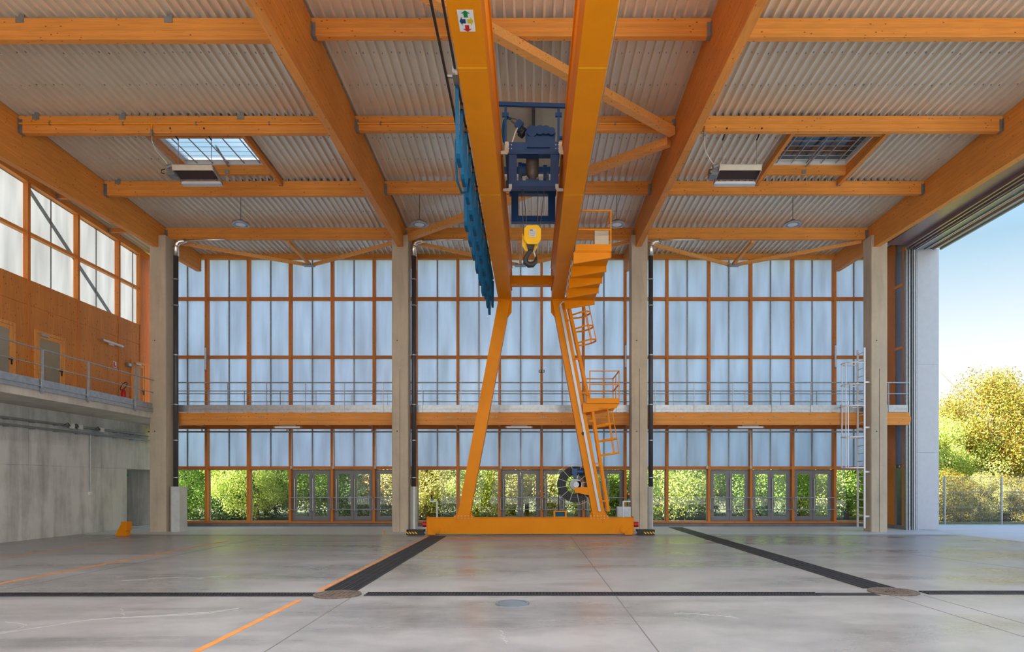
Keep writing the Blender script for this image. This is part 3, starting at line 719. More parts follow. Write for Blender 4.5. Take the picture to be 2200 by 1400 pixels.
# mezzanine
mz = thing('mezzanine', 'concrete mezzanine slab along the left wall with a steel edge', 'balcony', (-14.5, 15, 4.07))
obj('slab', B(XW+.005, -13.55, YB, 23.32, 4.07, 4.30), CONCS, mz)
obj('slab_return', B(XW+.005, -13.66, 23.32, 26.36, 4.07, 4.30), CONCS, mz)
obj('edge_channel', B(-13.55, -13.53, YB, 23.3, 4.28, 4.60).box(-13.53, -13.50, YB, 23.3, 4.40, 4.43).box(-13.53, -13.50, YB, 23.3, 4.28, 4.31), GALV, mz)
lr = thing('railing', 'galvanised railing along the edge of the left mezzanine', 'railing', (-13.5, 17, 4.3))
for z, r in ((5.42, .022), (4.98, .016)): obj('rail', MB().tube([(-13.49, YB, z), (-13.49, 23.3, z)], r, 8), GALV, lr)
for y in (11.5, 13.7, 15.9, 18.0, 19.88, 22.25):
    obj('rail_post', MB().box(-13.505, -13.475, y-.035, y+.035, 4.35, 5.42).prism([(y-.08, 4.33), (y+.08, 4.33), (y, 4.2)], -13.54, -13.47, 'x'), GALV, lr)
# cable trays and fittings on the concrete wall
for z, lb in ((3.62, 'upper cable tray along the concrete left wall under the mezzanine'), (3.42, 'lower cable tray along the concrete left wall under the mezzanine')):
    t = thing('cable_tray', lb, 'cable tray', (XW, 15, z))
    obj('tray', B(XW+.0, XW+.16, YB, 26.3, z, z+.012).box(XW+.16, XW+.165, YB, 26.3, z, z+.06), GALVD, t)
    for k in range(16):
        obj('bracket', B(XW, XW+.2, 10+k, 10.04+k, z-.03, z), GALV, t)
for y, w in ((21.6, 'nearest of three'), (22.0, 'middle of three'), (23.1, 'farthest of three')):
    jb = thing('junction_box', f'white junction box between the cable trays, {w}', 'box', (XW+.2, y, 3.6), 'junction boxes on the concrete wall')
    obj('box', B(XW+.17, XW+.24, y-.08, y+.08, 3.55, 3.70), WHITE, jb); obj('cable', MB().tube([(XW+.2, y-.08, 3.62), (XW+.2, y-.2, 3.72), (XW+.2, y-.35, 3.64)], .012, 6), BLACK, jb)
cd = thing('conduit', 'thin vertical conduit with a socket on the concrete left wall', 'conduit', (XW+.03, 22.7, 1.5))
obj('pipe', MB().tube([(XW+.03, 22.75, 1.42), (XW+.03, 22.75, 3.45)], .018, 8), GALV, cd)
obj('socket', B(XW+.0, XW+.06, 22.68, 22.82, 1.32, 1.44), WHITE, cd)
eg = thing('exit_lamp', 'small green emergency exit lamp at the passage in the concrete wall', 'sign', (XW, 25.0, 2.1))
obj('lamp', B(XW-.2, XW-.02, 24.95, 25.03, 2.02, 2.10).box(XW-.12, XW-.08, 24.97, 25.0, 2.1, 2.28), GREEN, eg)

# ------------------------------------------------------------------ right side wall, doorway, door tracks
XR = 14.0
wr = struct('wall_right', B(XR+.02, XR+.3, 24.35, 27.0, 0, .14), PLINTH)
obj('corner_post', B(XR, XR+.04, 25.07, 26.4, .14, 10.95), WZ, wr)
obj('jamb_post', B(XR, XR+.035, 24.33, 24.55, .14, 10.6), WZ, wr)
for z0, z1 in ((9.18, 9.29), (6.82, 6.92), (2.31, 2.43)): obj('transom', B(XR+.005, XR+.03, 24.55, 25.07, z0, z1), WY, wr)
for z0, z1 in ((2.43, 4.2), (4.2, 6.82), (6.92, 9.18), (9.29, 10.6)):
    obj('panel', MB().add([(XR+.035, 24.55, z0), (XR+.035, 25.07, z0), (XR+.035, 25.07, z1), (XR+.035, 24.55, z1)], [(0, 1, 2, 3)]), PANEL, wr)
dr = sroot(f'door_{di+4}', (XR+.15, 24.8, 0), 'narrow dark framed glass door at the far right corner')
obj('door_frame', B(XR+.01, XR+.05, 24.56, 24.62, .02, 2.31).box(XR+.01, XR+.05, 25.0, 25.06, .02, 2.31).box(XR+.01, XR+.05, 24.62, 25.0, 2.25, 2.31), GREY, dr)
obj('glass', MB().add([(XR+.03, 24.62, .05), (XR+.03, 25.0, .05), (XR+.03, 25.0, 2.25), (XR+.03, 24.62, 2.25)], [(0, 1, 2, 3)]), GLASS, dr)
es2 = thing('exit_sign', 'small exit sign above the narrow glass door in the right corner', 'sign', (XR, 24.8, 2.4))
obj('sign_box', B(XR-.01, XR+.05, 24.62, 24.95, 2.32, 2.44), DGREEN, es2); obj('pictogram', B(XR-.014, XR-.01, 24.66, 24.76, 2.34, 2.42), WHITE, es2)
# big sliding door: vertical guide rails, white jamb leaf, overhead track bundle
HZ = 10.45
sdr = thing('sliding_door_stack', 'white end leaf and vertical guide rails at the edge of the great open doorway', 'door', (14.6, 24.4, 0))
xs = [(1946, 1951, GALVD), (1953, 1956, GALV), (1959, 1961, GALVD), (1963.5, 1966.5, WALUM), (1968, 1970, GALV)]
for a, b, m in xs:
    obj('guide_rail', B((a-VX)*24.3/F, (b-VX)*24.3/F, 24.3, 24.42, 0, HZ-.0), m, sdr)
obj('backing_plate', B(14.05, 14.5, 24.43, 24.46, 0, HZ), GALVD, sdr)
LW0, LW1 = (1970-VX)*24.5/F, (2017-VX)*24.5/F
for k, (z0, z1) in enumerate(((0, 2.9), (2.905, 6.2), (6.205, HZ+.1))):
    obj('leaf_panel', B(LW0, LW1, 24.5, 24.62, z0, z1), WALUM, sdr)
tb = thing('door_track_bundle', 'stacked steel door tracks running over the great open doorway', 'door track', (14, 10, 10.4))
# fascia and stepped tracks along Y, from the beam outwards
T = [(13.25, 13.95, 10.62, 11.0, SKIRT), (13.95, 14.02, 10.50, 10.9, SKIRT), (14.03, 14.10, 10.56, 10.9, GALVD), (14.11, 14.18, 10.49, 10.9, SKIRT),
     (14.19, 14.26, 10.55, 10.9, GALVD), (14.27, 14.34, 10.47, 10.9, SKIRT), (14.35, 14.40, 10.44, 10.9, GALV), (14.41, 14.66, 10.47, 10.9, GALVD),
     (14.67, 14.72, 10.43, 10.9, GALV), (14.73, 14.76, 10.46, 10.9, DARK), (14.77, 14.80, 10.44, 10.9, WALUM), (14.81, 14.98, 10.52, 10.9, WY),
     (14.99, 15.02, 10.44, 10.9, GREY), (15.03, 15.24, 10.50, 10.9, CREAM), (15.25, 15.32, 10.44, 11.0, GREY)]
for a, b, z0, z1, m in T: obj('track', B(a, b, -2, 24.3, z0, z1), m, tb)
obj('fascia', B(14.06, 15.32, 24.3, 27.0, 10.6, 11.3), GREY, wr)
obj('outer_cladding', B(14.75, LW1, 24.7, 27.0, 0, 10.6), GREY, wr)

# ------------------------------------------------------------------ caged ladder
cl = thing('caged_ladder', 'aluminium caged ladder fixed to the side of the rightmost column', 'ladder', (12.0, 23.7, 0))
LX = 12.02; ya, yb = 23.46, 23.95
for y in (ya, yb): obj('stile', B(LX-.03, LX+.03, y-.02, y+.02, .12, 6.62), LADM, cl)
rg = None
for k in range(23):
    z = .3+k*.28
    if z < 6.5:
        if rg is None: rg = obj('rung', MB().tube([(LX, ya, z), (LX, yb, z)], .017, 8), LADM, cl)
        else: copypart(rg, cl, (0, 0, z-.3))
def hoopts(z, cx=LX, r=.36):
    return [(cx-.0, ya-.0, z)]+[(cx-.33-.36*sin(a), (ya+yb)/2-.35*cos(a), z) for a in [k*pi/10 for k in range(11)]]+[(cx, yb, z)]
for z in (6.08, 5.30, 4.53, 3.41, 2.30):
    obj('hoop', MB().tube(hoopts(z), .022, 6), LADM, cl)
for a in (pi*.25, pi*.5, pi*.75):
    obj('cage_strap', B(LX-.33-.36*sin(a)-.015, LX-.33-.36*sin(a)+.015, (ya+yb)/2-.35*cos(a)-.01, (ya+yb)/2-.35*cos(a)+.01, 2.3, 6.08 if a == pi/2 else 4.7), LADM, cl)
obj('cage_strap', B(LX-.66, LX-.63, 23.5, 23.52, 2.3, 6.08), LADM, cl)
for z in (5.38, 3.75, 2.15, .55): obj('wall_bracket', B(LX, COLX[3]-.29, ya-.015, ya+.015, z-.03, z+.03).box(LX, LX+.17, yb-.015, yb+.015, z-.03, z+.03), LADM, cl)

# ------------------------------------------------------------------ gantry crane
GZ0, GZ1 = 7.83, 8.95; GY0, GY1 = -1.9, 21.9
cr = thing('gantry_crane', 'orange gantry crane with two box girders and splayed legs', 'crane', (0, 21.8, 0))
def girder(x0, x1):
    m = MB().box(x0, x1, GY0, GY1, GZ0, GZ0+.02).box(x0+.0, x0+.02, GY0, GY1, GZ0+.02, GZ1).box(x1-.02, x1, GY0, GY1, GZ0+.02, GZ1).box(x0-.03, x1+.03, GY0, GY1, GZ1, GZ1+.03)
    m.box(x0, x1, GY1-.02, GY1, GZ0, GZ1)
    g = obj('girder', m, PAINT, cr)
    for y in (9.6, 13.8): obj('weld_seam', B(x0, x1, y-.006, y+.006, GZ0-.004, GZ0), YELL, g)
    obj('trolley_rail', B((x0+x1)/2-.03, (x0+x1)/2+.03, GY0, GY1, GZ1+.03, GZ1+.08), GALVD, g)
    return g
gl_ = girder(-1.075, -.64); gr_ = girder(.70, 1.12)
def leg(s, x0, x1, b0, b1):
    F0 = 21.6
    p = [(x0, GZ0-.03), (x1, GZ0-.03), (b1, .63), (b0, .63)]
    l = obj('leg', MB().prism(p, F0, F0+.42), PAINT, cr)
    # head flange with gussets
    obj('head_flange', B(min(x0, x1)-.02, max(x0, x1)+.03, F0-.03, F0+.45, GZ0-.03, GZ0-.001), PAINT, l)
    ins_ = x1 if s < 0 else x0; t = 1 if s < 0 else -1
    obj('gusset', MB().prism([(ins_-t*.06, GZ0-.03), (ins_+t*.05, GZ0-.03), (ins_+t*.04, GZ0-.40), (ins_-t*.09, GZ0-.58)], F0+.12, F0+.16), PAINT, l)
    c = (b0+b1)/2
    obj('foot_flange', B(c-.33, c+.33, F0-.02, F0+.44, .600, .63), PAINT, l)
    obj('gusset', MB().prism([(b0-.10, .63), (b0+.01, .63), (b0+.05*(-s)+.02, .92)], F0+.1, F0+.14), PAINT, l)
    obj('gusset', MB().prism([(b1-.01, .63), (b1+.10, .63), (b1-.02+.05*(-s), .92)], F0+.1, F0+.14), PAINT, l)
    for k in range(6):
        obj('bolt', MB().disc((c-.28+.112*k, F0-.012, .655), .013, .012, 'z', 6), WHITE, l)
        obj('bolt', MB().disc((c-.28+.112*k, F0-.012, .578), .013, .012, 'z', 6), WHITE, l)
        obj('bolt', MB().disc((x0+.03+.072*k, F0-.02, GZ0-.045), .012, .012, 'z', 6), YELL, l)
leg(-1, -1.075, -.675, -2.43, -2.03); leg(1, .72, 1.12, 2.07, 2.48)
tie_ = obj('cross_tie', B(-.60, .66, 21.0, 21.25, 8.13, 8.43), PAINT, cr)
for xx in (-.635, .66): 
    q = obj('tie_flange', B(xx, xx+.035, 20.93, 21.32, 8.03, 8.62), PAINT, tie_)
    for k in range(6): obj('bolt', MB().disc((xx+.017+(.02 if xx < 0 else -.02), 20.925, 8.1+.09*k), .012, .01, 'y', 6), YELL, tie_)
# end truck
TX0, TX1 = -3.43, 3.40
tr = obj('end_truck', B(TX0, TX1, 21.6, 22.02, .062, .585).box(TX0, TX1, 21.585, 22.035, .585, .6), PAINT, cr)
for sx, cx in ((-1, -3.13), (1, 3.10)):
    t = -sx
    obj('end_plate', B((TX0-.015) if sx < 0 else TX1, TX0 if sx < 0 else TX1+.015, 21.57, 22.05, .03, .63), PAINT, tr)
    obj('wheel_guard', MB().prism([(cx+sx*.28, .03), (cx+sx*.02, .03), (cx-sx*.0, .22), (cx+sx*.28, .26)], 21.57, 21.6), PAINT, tr)
    obj('bearing_plate', MB().prism([(cx-sx*.28, .10), (cx-sx*.28, .22), (cx-sx*.14, .38), (cx+sx*.12, .38), (cx+sx*.12, .2), (cx, .1)], 21.585, 21.6), PAINT, tr)
    obj('wheel', MB().disc((cx, 21.82, .155), .143, .07, 'y', 28), GALVD, tr)
    obj('wheel_cover', MB().disc((cx, 21.575, .225), .14, .018, 'y', 28).disc((cx, 21.55, .225), .1, .012, 'y', 28), PAINT, tr)
    obj('gusset', B(cx-sx*.7-.012, cx-sx*.7+.012, 21.57, 21.6, .45, .585), PAINT, tr)
    obj('buffer', MB().disc((sx*3.52, 21.82, .36), .09, .001, 'x', 20).tube([(sx*3.42, 21.8, .36), (sx*3.60, 21.8, .36)], .09, 20), RED, tr, False)
    a0, a1 = (sx*3.55, sx*4.12)
    g = obj('sweep_guard', MB().prism([(sx*3.55, 21.62), (sx*4.05, 21.60), (sx*4.13, 21.66), (sx*4.13, 21.95), (sx*4.05, 22.0), (sx*3.55, 22.0)], .025, .19, 'z'), BLACK, tr)
    for k in range(4):
        q0 = sx*3.80+sx*k*.095
        d_ = .05 if sx < 0 else .05
        obj('hazard_stripe', MB().prism([(q0, .06), (q0+.05, .06), (q0+.05-.06, .13), (q0-.06, .13)], 21.595, 21.603), YELL, g)
    obj('guard_arm', B(min(sx*3.42, sx*3.58), max(sx*3.42, sx*3.58), 21.7, 21.9, .06, .13), GALVD, tr)
    pl = obj('beacon_bracket', MB().box(cx-.025, cx+.025, 21.78, 21.82, .6, 1.14).box(min(cx, cx+sx*.24), max(cx, cx+sx*.24), 21.77, 21.83, 1.11, 1.15), GALV, tr)
    bx = cx+sx*.18
    bc = obj('beacon_base', MB().disc((bx, 21.8, 1.18), .035, .035, 'z', 14), TEAL, cr)
    obj('beacon_body', MB().disc((bx, 21.8, 1.28), .03, .07, 'z', 14), BLACK, bc); obj('beacon_lens', MB().disc((bx, 21.8, 1.38), .03, .028, 'z', 14), ORL, bc); obj('beacon_cap', MB().disc((bx, 21.8, 1.415), .031, .01, 'z', 14), BLACK, bc)
cb = obj('control_box', B(.765, 1.20, 21.66, 21.95, .6, .63).box(.765, .82, 21.66, 21.95, .63, .78).box(1.145, 1.20, 21.66, 21.95, .63, .78).box(.765, 1.2, 21.66, 21.95, .78, .81), PAINT, cr)
obj('box_front', B(.82, 1.145, 21.70, 21.92, .63, .78), CBLUE, cb)
# white cable duct on the right leg front
dct = obj('cable_duct', MB().prism([(.945, 7.62), (1.03, 7.62), (2.33, .80), (2.245, .80)], 21.55, 21.60), WALUM, cr)
obj('duct_mark', MB().box(1.70, 1.76, 21.545, 21.55, 3.33, 3.43), DARK, dct)
obj('duct_cable', MB().tube([(.97, 21.57, 7.62), (1.0, 21.55, 7.68), (1.07, 21.53, 7.73), (1.16, 21.55, 7.72)], .022, 8), WHITE, cr)
obj('girder_conduit', B(1.15, 1.165, 3, 21.4, 7.9, 7.95), GALV, cr)
# girder walkway with tapered brackets
wz = 7.745
wk2 = obj('walkway_deck', B(1.15, 2.10, 16.95, 21.75, wz, wz+.02), PAINT, cr)
for y, in ((16.98,), (18.07,), (19.1,), (20.1,), (21.4,)):
    obj('bracket', MB().prism([(1.12, wz), (2.10, wz), (2.10, wz-.14), (1.12, wz-.30)], y, y+.05).box(2.085, 2.1, y-.02, y+.1, wz-.14, wz), PAINT, wk2)
obj('kick_plate', B(1.17, 2.10, 16.93, 16.95, wz+.02, wz+.19), PAINT, wk2)
obj('side_kick_plate', B(2.085, 2.10, 16.95, 21.75, wz+.02, wz+.14), PAINT, wk2)
rl2 = MB()
for z in (8.81, 8.32): rl2.box(1.17, 2.10, 16.93, 16.96, z-.018, z+.018).box(2.07, 2.10, 16.96, 18.4, z-.018, z+.018)
for p in ((2.07, 2.10, 16.93, 16.96), (2.07, 2.10, 18.37, 18.40)): rl2.box(*p, wz, 8.81)
obj('handrail', rl2, PAINT, wk2)
cab = obj('electrical_cabinet', B(1.69, 2.06, 17.2, 17.5, wz+.02, 8.40), CREAM, cr); obj('warning_plate', B(1.71, 1.79, 17.195, 17.2, 7.98, 8.04), YELL, cab)
# middle platform
pf = obj('rest_platform', MB().box(1.83, 2.92, 21.4, 23.0, 4.36, 4.38).box(1.83, 2.92, 21.38, 21.4, 4.36, 4.53).box(2.90, 2.92, 21.4, 23.0, 4.36, 4.50), PAINT, cr)
obj('bracket', MB().prism([(1.73, 4.37), (2.92, 4.37), (2.84, 4.22), (1.73, 4.05)], 21.44, 21.50), PAINT, pf)
obj('bracket', MB().prism([(1.88, 4.37), (2.92, 4.37), (2.84, 4.22), (1.88, 4.05)], 22.3, 22.36), PAINT, pf)
hr = MB()
for z in (5.42, 4.98): hr.box(1.93, 2.92, 21.38, 21.41, z-.015, z+.015).box(2.89, 2.92, 21.41, 23.0, z-.015, z+.015).box(1.93, 2.92, 22.97, 23.0, z-.015, z+.015)
for p in ((1.93, 21.38), (2.55, 22.97), (2.89, 21.38), (2.89, 22.2), (2.89, 22.97), (1.93, 22.97)): hr.box(p[0], p[0]+.03, p[1], p[1]+.03, 4.38, 5.42)
obj('handrail', hr, PAINT, pf)
def lad(x0, z0, x1, z1, hz, label):
    """ladder leaning with the leg: top (x0,z0), bottom (x1,z1), cage hoops between heights hz"""
    y0, y1 = 21.52, 21.95; L = obj('access_ladder', MB().beam((x0, y0, z0), (x1, y0, z1), .09, .03, (0, 1, 0)).beam((x0, y1, z0), (x1, y1, z1), .09, .03, (0, 1, 0)), PAINT, cr)
    d = Vector((x1-x0, 0, z1-z0)); n = int(d.length/.28); d2 = d/n
    r0 = obj('rung', MB().tube([(x0+d2.x, y0, z0+d2.z), (x0+d2.x, y1, z0+d2.z)], .014, 6), PAINT, L)
    for k in range(2, n): copypart(r0, L, d2*(k-1))
    u = d.normalized(); nrm = Vector((-u.z, 0, u.x))
    if nrm.x < 0: nrm = -nrm
    def P(t, a):   # point on hoop at angle a
        c = Vector((x0, (y0+y1)/2, z0))+u*t+nrm*.33
        return c+nrm*.34*sin(a)+Vector((0, 1, 0))*(-.36*cos(a))
    ts = [(z0-h)/(-u.z) for h in hz]
    for t in ts:
        b0 = Vector((x0, y0, z0))+u*t; b1 = Vector((x0, y1, z0))+u*t
        pts = [b0]+[P(t, k*pi/12) for k in range(13)]+[b1]
        m = MB()
        for a_, b_ in zip(pts, pts[1:]): m.beam(a_, b_, .012, .055, tuple(u))
        obj('cage_hoop', m, PAINT, L)
    for a in (.15, .42, .8):
        obj('cage_strap', MB().beam(P(ts[0], a*pi), P(ts[-1], a*pi), .03, .01, (0, 1, 0)), PAINT, L)
    for t in (.15, .55, .9):
        c = Vector((x0, y0, z0))+d*t; obj('standoff', MB().beam(c, c+Vector((-.18, 0, 0)), .04, .05), PAINT, L)
    return L
lad(1.27, 7.60, 1.95, 4.40, (7.74-.0, 7.28, 6.82, 6.36), '')
lad(2.02, 4.32, 2.58, .80, (4.15, 3.62, 3.12, 2.65), '')
# direction sign on the underside of the left girder
z_ = GZ0
sg = obj('direction_sign', B(-.955, -.745, 8.42, 8.82, z_-.006, z_-.001), WHITE, cr)
def arrow(cx, cy, dx, dy, m):
    a, b = (dx, dy), (-dy, dx)
    sx_, sy_ = .62, 1.0
    q = [(.0, .0), ]
    pts = [(.085, 0), (.025, .075), (.025, .035), (-.06, .035), (-.06, -.035), (.025, -.035), (.025, -.075)]
    fx, fy = (.77, .86) if dx == 0 else (.55, 1.1)
    P = [(cx+(u*a[0]+v*b[0])*fx, cy+(u*a[1]+v*b[1])*fy) for u, v in pts]
    obj('arrow', MB().prism(P, z_-.009, z_-.006, 'z'), m, sg)
GRN = pm('sign_green', (.0, .20, .05), .5); SBL = pm('sign_blue', (.0, .05, .13), .5); SYL = pm('sign_yellow', (.62, .48, .02), .5)
arrow(-.85, 8.498, 0, -1, GRN); arrow(-.85, 8.745, 0, 1, RED); arrow(-.893, 8.62, -1, 0, SBL); arrow(-.805, 8.62, 1, 0, SYL)

# ------------------------------------------------------------------ festoon
fs = thing('cable_festoon', 'row of blue flat cable loops hanging from a track beside the left girder', 'cable', (-1.24, 16, 8.5))
for x_, z_ in ((-1.245, 8.52), (-1.41, 8.50)):
    obj('track', B(x_-.018, x_+.018, 3, 21.7, z_, z_+.04), BLACK, fs)
for y in (7.0, 11.0, 15.0, 19.0): obj('track_arm', B(-1.43, -1.075, y-.02, y+.02, 8.56, 8.60), GALVD, fs)
hy = [11.0, 11.75, 12.5, 13.3, 14.1, 15.0, 15.9, 16.9, 17.9, 18.9, 19.9, 20.9]
obj('cable_trolley', B(-1.29, -1.2, 10.7, 11.0, 8.42, 8.56), GALVD, fs)
for i, (a, b) in enumerate(zip(hy, hy[1:]+[21.6])):
    obj('cable_trolley', B(-1.27, -1.22, a-.04, a+.04, 8.44, 8.56), BLACK, fs)
    dp = 1.15 if i < 9 else .95
    a2, b2 = a+.0, b-.0
    for off, dd in (((0, 0), (-.10, .24)) if i > 2 else ((0, 0),)):
        pts = []
        for k in range(15):
            t = k/14; yy = a2+(b2-a2)*t; zz = 8.44-(dp+dd)*(1-abs(2*t-1)**5)
            pts.append((yy, zz))
        m = MB(); xw = .031; xc = -1.245+off
        th = .012
        for (ya_, za_), (yb_, zb_) in zip(pts, pts[1:]): m.beam((xc, ya_, za_), (xc, yb_, zb_), 2*xw, .014, (0, 1, .01))
        obj('cable_loop', m, CBLUE, fs)
lp = MB().tube([(-1.36+.0, 11.9, 8.0), (-1.37, 11.95, 7.6), (-1.36, 12.1, 7.32), (-1.30, 12.3, 7.2), (-1.2, 12.5, 7.3), (-1.18, 12.6, 7.6)], .022, 8)
obj('stray_cable', lp, CBLUE, fs, True)

# ------------------------------------------------------------------ cable reel
rl_ = thing('cable_reel', 'large black cable reel with wire spokes bracketed to the right crane leg', 'cable reel', (1.49, 21.8, 1.7))
rc = Vector((1.49, 21.82, 1.70))
obj('cable_coil', MB().ring(tuple(rc), .31, .60, .07, 'y', 40), BLACK, rl_, False)
for k in range(8): pass
sp_ = obj('guard_ring', MB().tube([(rc.x+.69*cos(a), rc.y-.08, rc.z+.69*sin(a)) for a in [k*2*pi/40 for k in range(40)]], .006, 6, True), GALV, rl_)
obj('guard_ring', MB().tube([(rc.x+.69*cos(a), rc.y+.08, rc.z+.69*sin(a)) for a in [k*2*pi/40 for k in range(40)]], .006, 6, True), GALV, rl_)
for k in range(12):
    a = 2*pi*k/12+.2
    obj('spoke', MB().beam((rc.x+.17*cos(a), rc.y-.085, rc.z+.17*sin(a)), (rc.x+.69*cos(a), rc.y-.09, rc.z+.69*sin(a)), .012, .022, (0, 1, 0)), WALUM, rl_)
for k in range(5): obj('cable_turn', MB().tube([(rc.x+(.35+.055*k)*cos(a), rc.y-.07, rc.z+(.35+.055*k)*sin(a)) for a in [j*2*pi/36 for j in range(36)]], .012, 5, True), BLACK, rl_)
obj('gear_hub', MB().disc((rc.x-.0, rc.y-.11, rc.z), .19, .07, 'y', 28).disc((rc.x+.10, rc.y-.12, rc.z-.02), .13, .06, 'y', 20), GALVD, rl_)
obj('hub_cap', MB().disc((rc.x+.02, rc.y-.2, rc.z-.01), .095, .02, 'y', 28), WALUM, rl_)
obj('motor', MB().box(rc.x-.12, rc.x+.06, rc.y-.2, rc.y-.06, rc.z+.34, rc.z+.52).prism([(rc.x-.10, rc.z+.34), (rc.x+.05, rc.z+.34), (rc.x+.02, rc.z+.18), (rc.x-.06, rc.z+.18)], rc.y-.18, rc.y-.08).tube([(rc.x+.06, rc.y-.13, rc.z+.42), (rc.x+.26, rc.y-.13, rc.z+.42)], .085, 14), BLUE, rl_)
obj('arm', MB().prism([(rc.x-.04, 1.60), (rc.x+.44, 1.61), (rc.x+.46, 1.33), (rc.x-.03, 1.44)], 21.62, 21.80), PAINT, rl_)
obj('lead_cable', MB().tube([(.95, 21.8, 1.45), (.93, 21.8, 1.1), (.94, 21.8, .83)], .018, 8), BLACK, rl_)

# ------------------------------------------------------------------ hoist trolley
ht = thing('hoist_trolley', 'blue hoist trolley riding between the two girders', 'hoist', (.05, 14.3, 8.8))
T0 = 14.0
obj('frame', MB().box(-.47, .60, T0, T0+.16, 8.79, 9.05).box(-.47, .60, T0-.015, T0+.18, 8.785, 8.80).box(-.47, -.30, T0, T0+.16, 8.14, 8.79).box(.43, .60, T0, T0+.16, 8.14, 8.79)
    .box(-.47, .60, T0, T0+.16, 8.11, 8.22), BLUE, ht)
obj('rear_frame', MB().box(-.52, .62, T0+1.9, T0+2.06, 8.79, 9.05).box(-.47, -.30, T0+1.9, T0+2.06, 8.14, 8.79).box(.43, .60, T0+1.9, T0+2.06, 8.14, 8.79).box(-.47, .60, T0+1.9, T0+2.06, 8.11, 8.25), BLUE, ht)
for x_ in (-.56, .50):
    obj('side_beam', B(x_, x_+.14, T0+.16, T0+1.9, 8.98, 9.12), BLUE, ht)
obj('lower_bar', B(-.55, .62, T0+.5, T0+.62, 8.28, 8.46), BLUE, ht)
for x0_, sx in ((-.47, -1), (.60, 1)):
    m = MB().prism([(x0_, 9.05), (x0_+sx*.13*0, 8.83), (x0_+sx*.03, 8.78), (x0_+sx*.17, 8.78), (x0_+sx*.17, 8.85), (x0_+sx*.09, 8.86), (x0_+sx*.08, 9.05)], T0-.02, T0+.01)
    obj('rail_hook', m, CREAM, ht)
    obj('rail_hook', MB().prism([(x0_, 8.14), (x0_-sx*.07, 8.14), (x0_-sx*.07, 8.05), (x0_-sx*.03, 7.99), (x0_+sx*.12, 7.99), (x0_+sx*.12, 8.04), (x0_, 8.05)], T0-.02, T0+.01), GALV, ht)
    for dx in (-.03, .03):
        for z in (8.98, 8.90): obj('bolt', MB().disc((x0_-sx*.03+dx, T0-.02, z), .012, .006, 'y', 8), WHITE, ht)
hb = obj('gearbox', MB().box(-.08, .42, T0+.05, T0+.4, 9.0, 9.20).prism([(-.1, 9.1), (.52, 9.1), (.54, 9.30), (.48, 9.42), (.0, 9.46), (-.12, 9.32)], T0+.1, T0+.45), BLUE, ht)
for cx_, cz_, r_ in ((.03, 9.32, .12), (.20, 9.34, .10), (.33, 9.34, .095), (.45, 9.31, .08)):
    obj('gear_cover', MB().disc((cx_, T0+.08-cx_*.03, cz_), r_, .03, 'y', 20), BLUE, hb)
obj('base_tray', MB().prism([(-.08, 9.02), (.42, 9.02), (.42, 8.92), (-.08, 8.92)], T0-.04, T0+.3), BLUE, hb)
obj('rope_drum', MB().tube([(.04, T0+.35, 8.40), (.04, T0+.35, 8.50), (.04, T0+.35, 8.60), (.04, T0+.35, 9.0)], [.06, .13, .14, .14], 18), BROWN, ht, True)
obj('drum_bracket', B(-.1, .18, T0+.3, T0+.42, 8.28, 8.40), BLUE, ht)
obj('sheave', MB().disc((-.16, T0+.42, 8.66), .13, .03, 'y', 24).box(-.27, -.20, T0+.36, T0+.44, 8.3, 8.79), BLUE, ht)
obj('limit_switch', B(.28, .36, T0+.4, T0+.5, 8.45, 8.75).box(.34, .40, T0+.3, T0+.5, 8.3, 8.5), BLUE, ht)
obj('brake_motor', MB().tube([(-.14, T0+.25, 9.36), (-.22, T0+.25, 9.42)], .11, 14).box(-.30, -.18, T0+.12, T0+.2, 9.36, 9.52), pm('fan_black', (.02, .025, .04), .5), ht)
obj('terminal_box', MB().beam((-.30, T0+.1, 9.42), (-.20, T0+.1, 9.54), .14, .1, (0, 1, 0)), BLUE, ht)
obj('cable_gland', MB().tube([(-.28, T0+.1, 9.50), (-.36, T0+.1, 9.56), (-.42, T0+.1, 9.58)], [.05, .055, .04], 10), BROWN, ht, True)
obj('power_cable', MB().tube([(-.42, T0+.1, 9.60), (-.50, T0+.1, 9.63), (-.57, T0+.1, 9.56), (-.60, T0+.1, 9.35), (-.57, T0+.1, 9.1)], .03, 8), CBLUE, ht, True)
obj('wiring', MB().tube([(-.28, T0+.05, 9.38), (-.33, T0+.05, 9.28), (-.38, T0+.05, 9.12), (-.42, T0+.05, 9.02)], .015, 6), WHITE, ht, True)
for x_ in (-.54, .60): obj('rail_post', MB().box(x_-.025, x_+.025, T0+.0, T0+.05, 9.0, 9.85).box(x_-.07, x_+.07, T0-.01, T0+.04, 9.60, 9.68), BLUE, ht)
obj('top_rail', MB().beam((-.78, T0, 9.87), (.84, T0, 9.82), .06, .08), BLUE, ht)
obj('side_rail', B(.60, .72, T0+.3, T0+.35, 9.28, 9.34).box(.69, .73, T0+.3, T0+.35, 8.85, 9.3), BLUE, ht)
cn = MB(); nn = 54
for k in range(nn):
    a = -.78+k*1.62/nn; cn.box(a, a+.022, T0+.05, T0+2.85, 9.86, 9.875)
cn.box(-.78, .84, T0+.05, T0+2.85, 9.875, 9.882)
obj('ribbed_canopy', cn, CREAM, ht)
obj('canopy_rib', B(.03, .10, T0+.05, T0+.85, 9.78, 9.86), DPIPE, ht)
obj('canopy_edge', B(-.78, .84, T0+2.75, T0+2.85, 9.72, 9.86), BLUE, ht); obj('canopy_lip', B(-.78, .84, T0+2.86, T0+2.9, 9.66, 9.76), WHITE, ht)

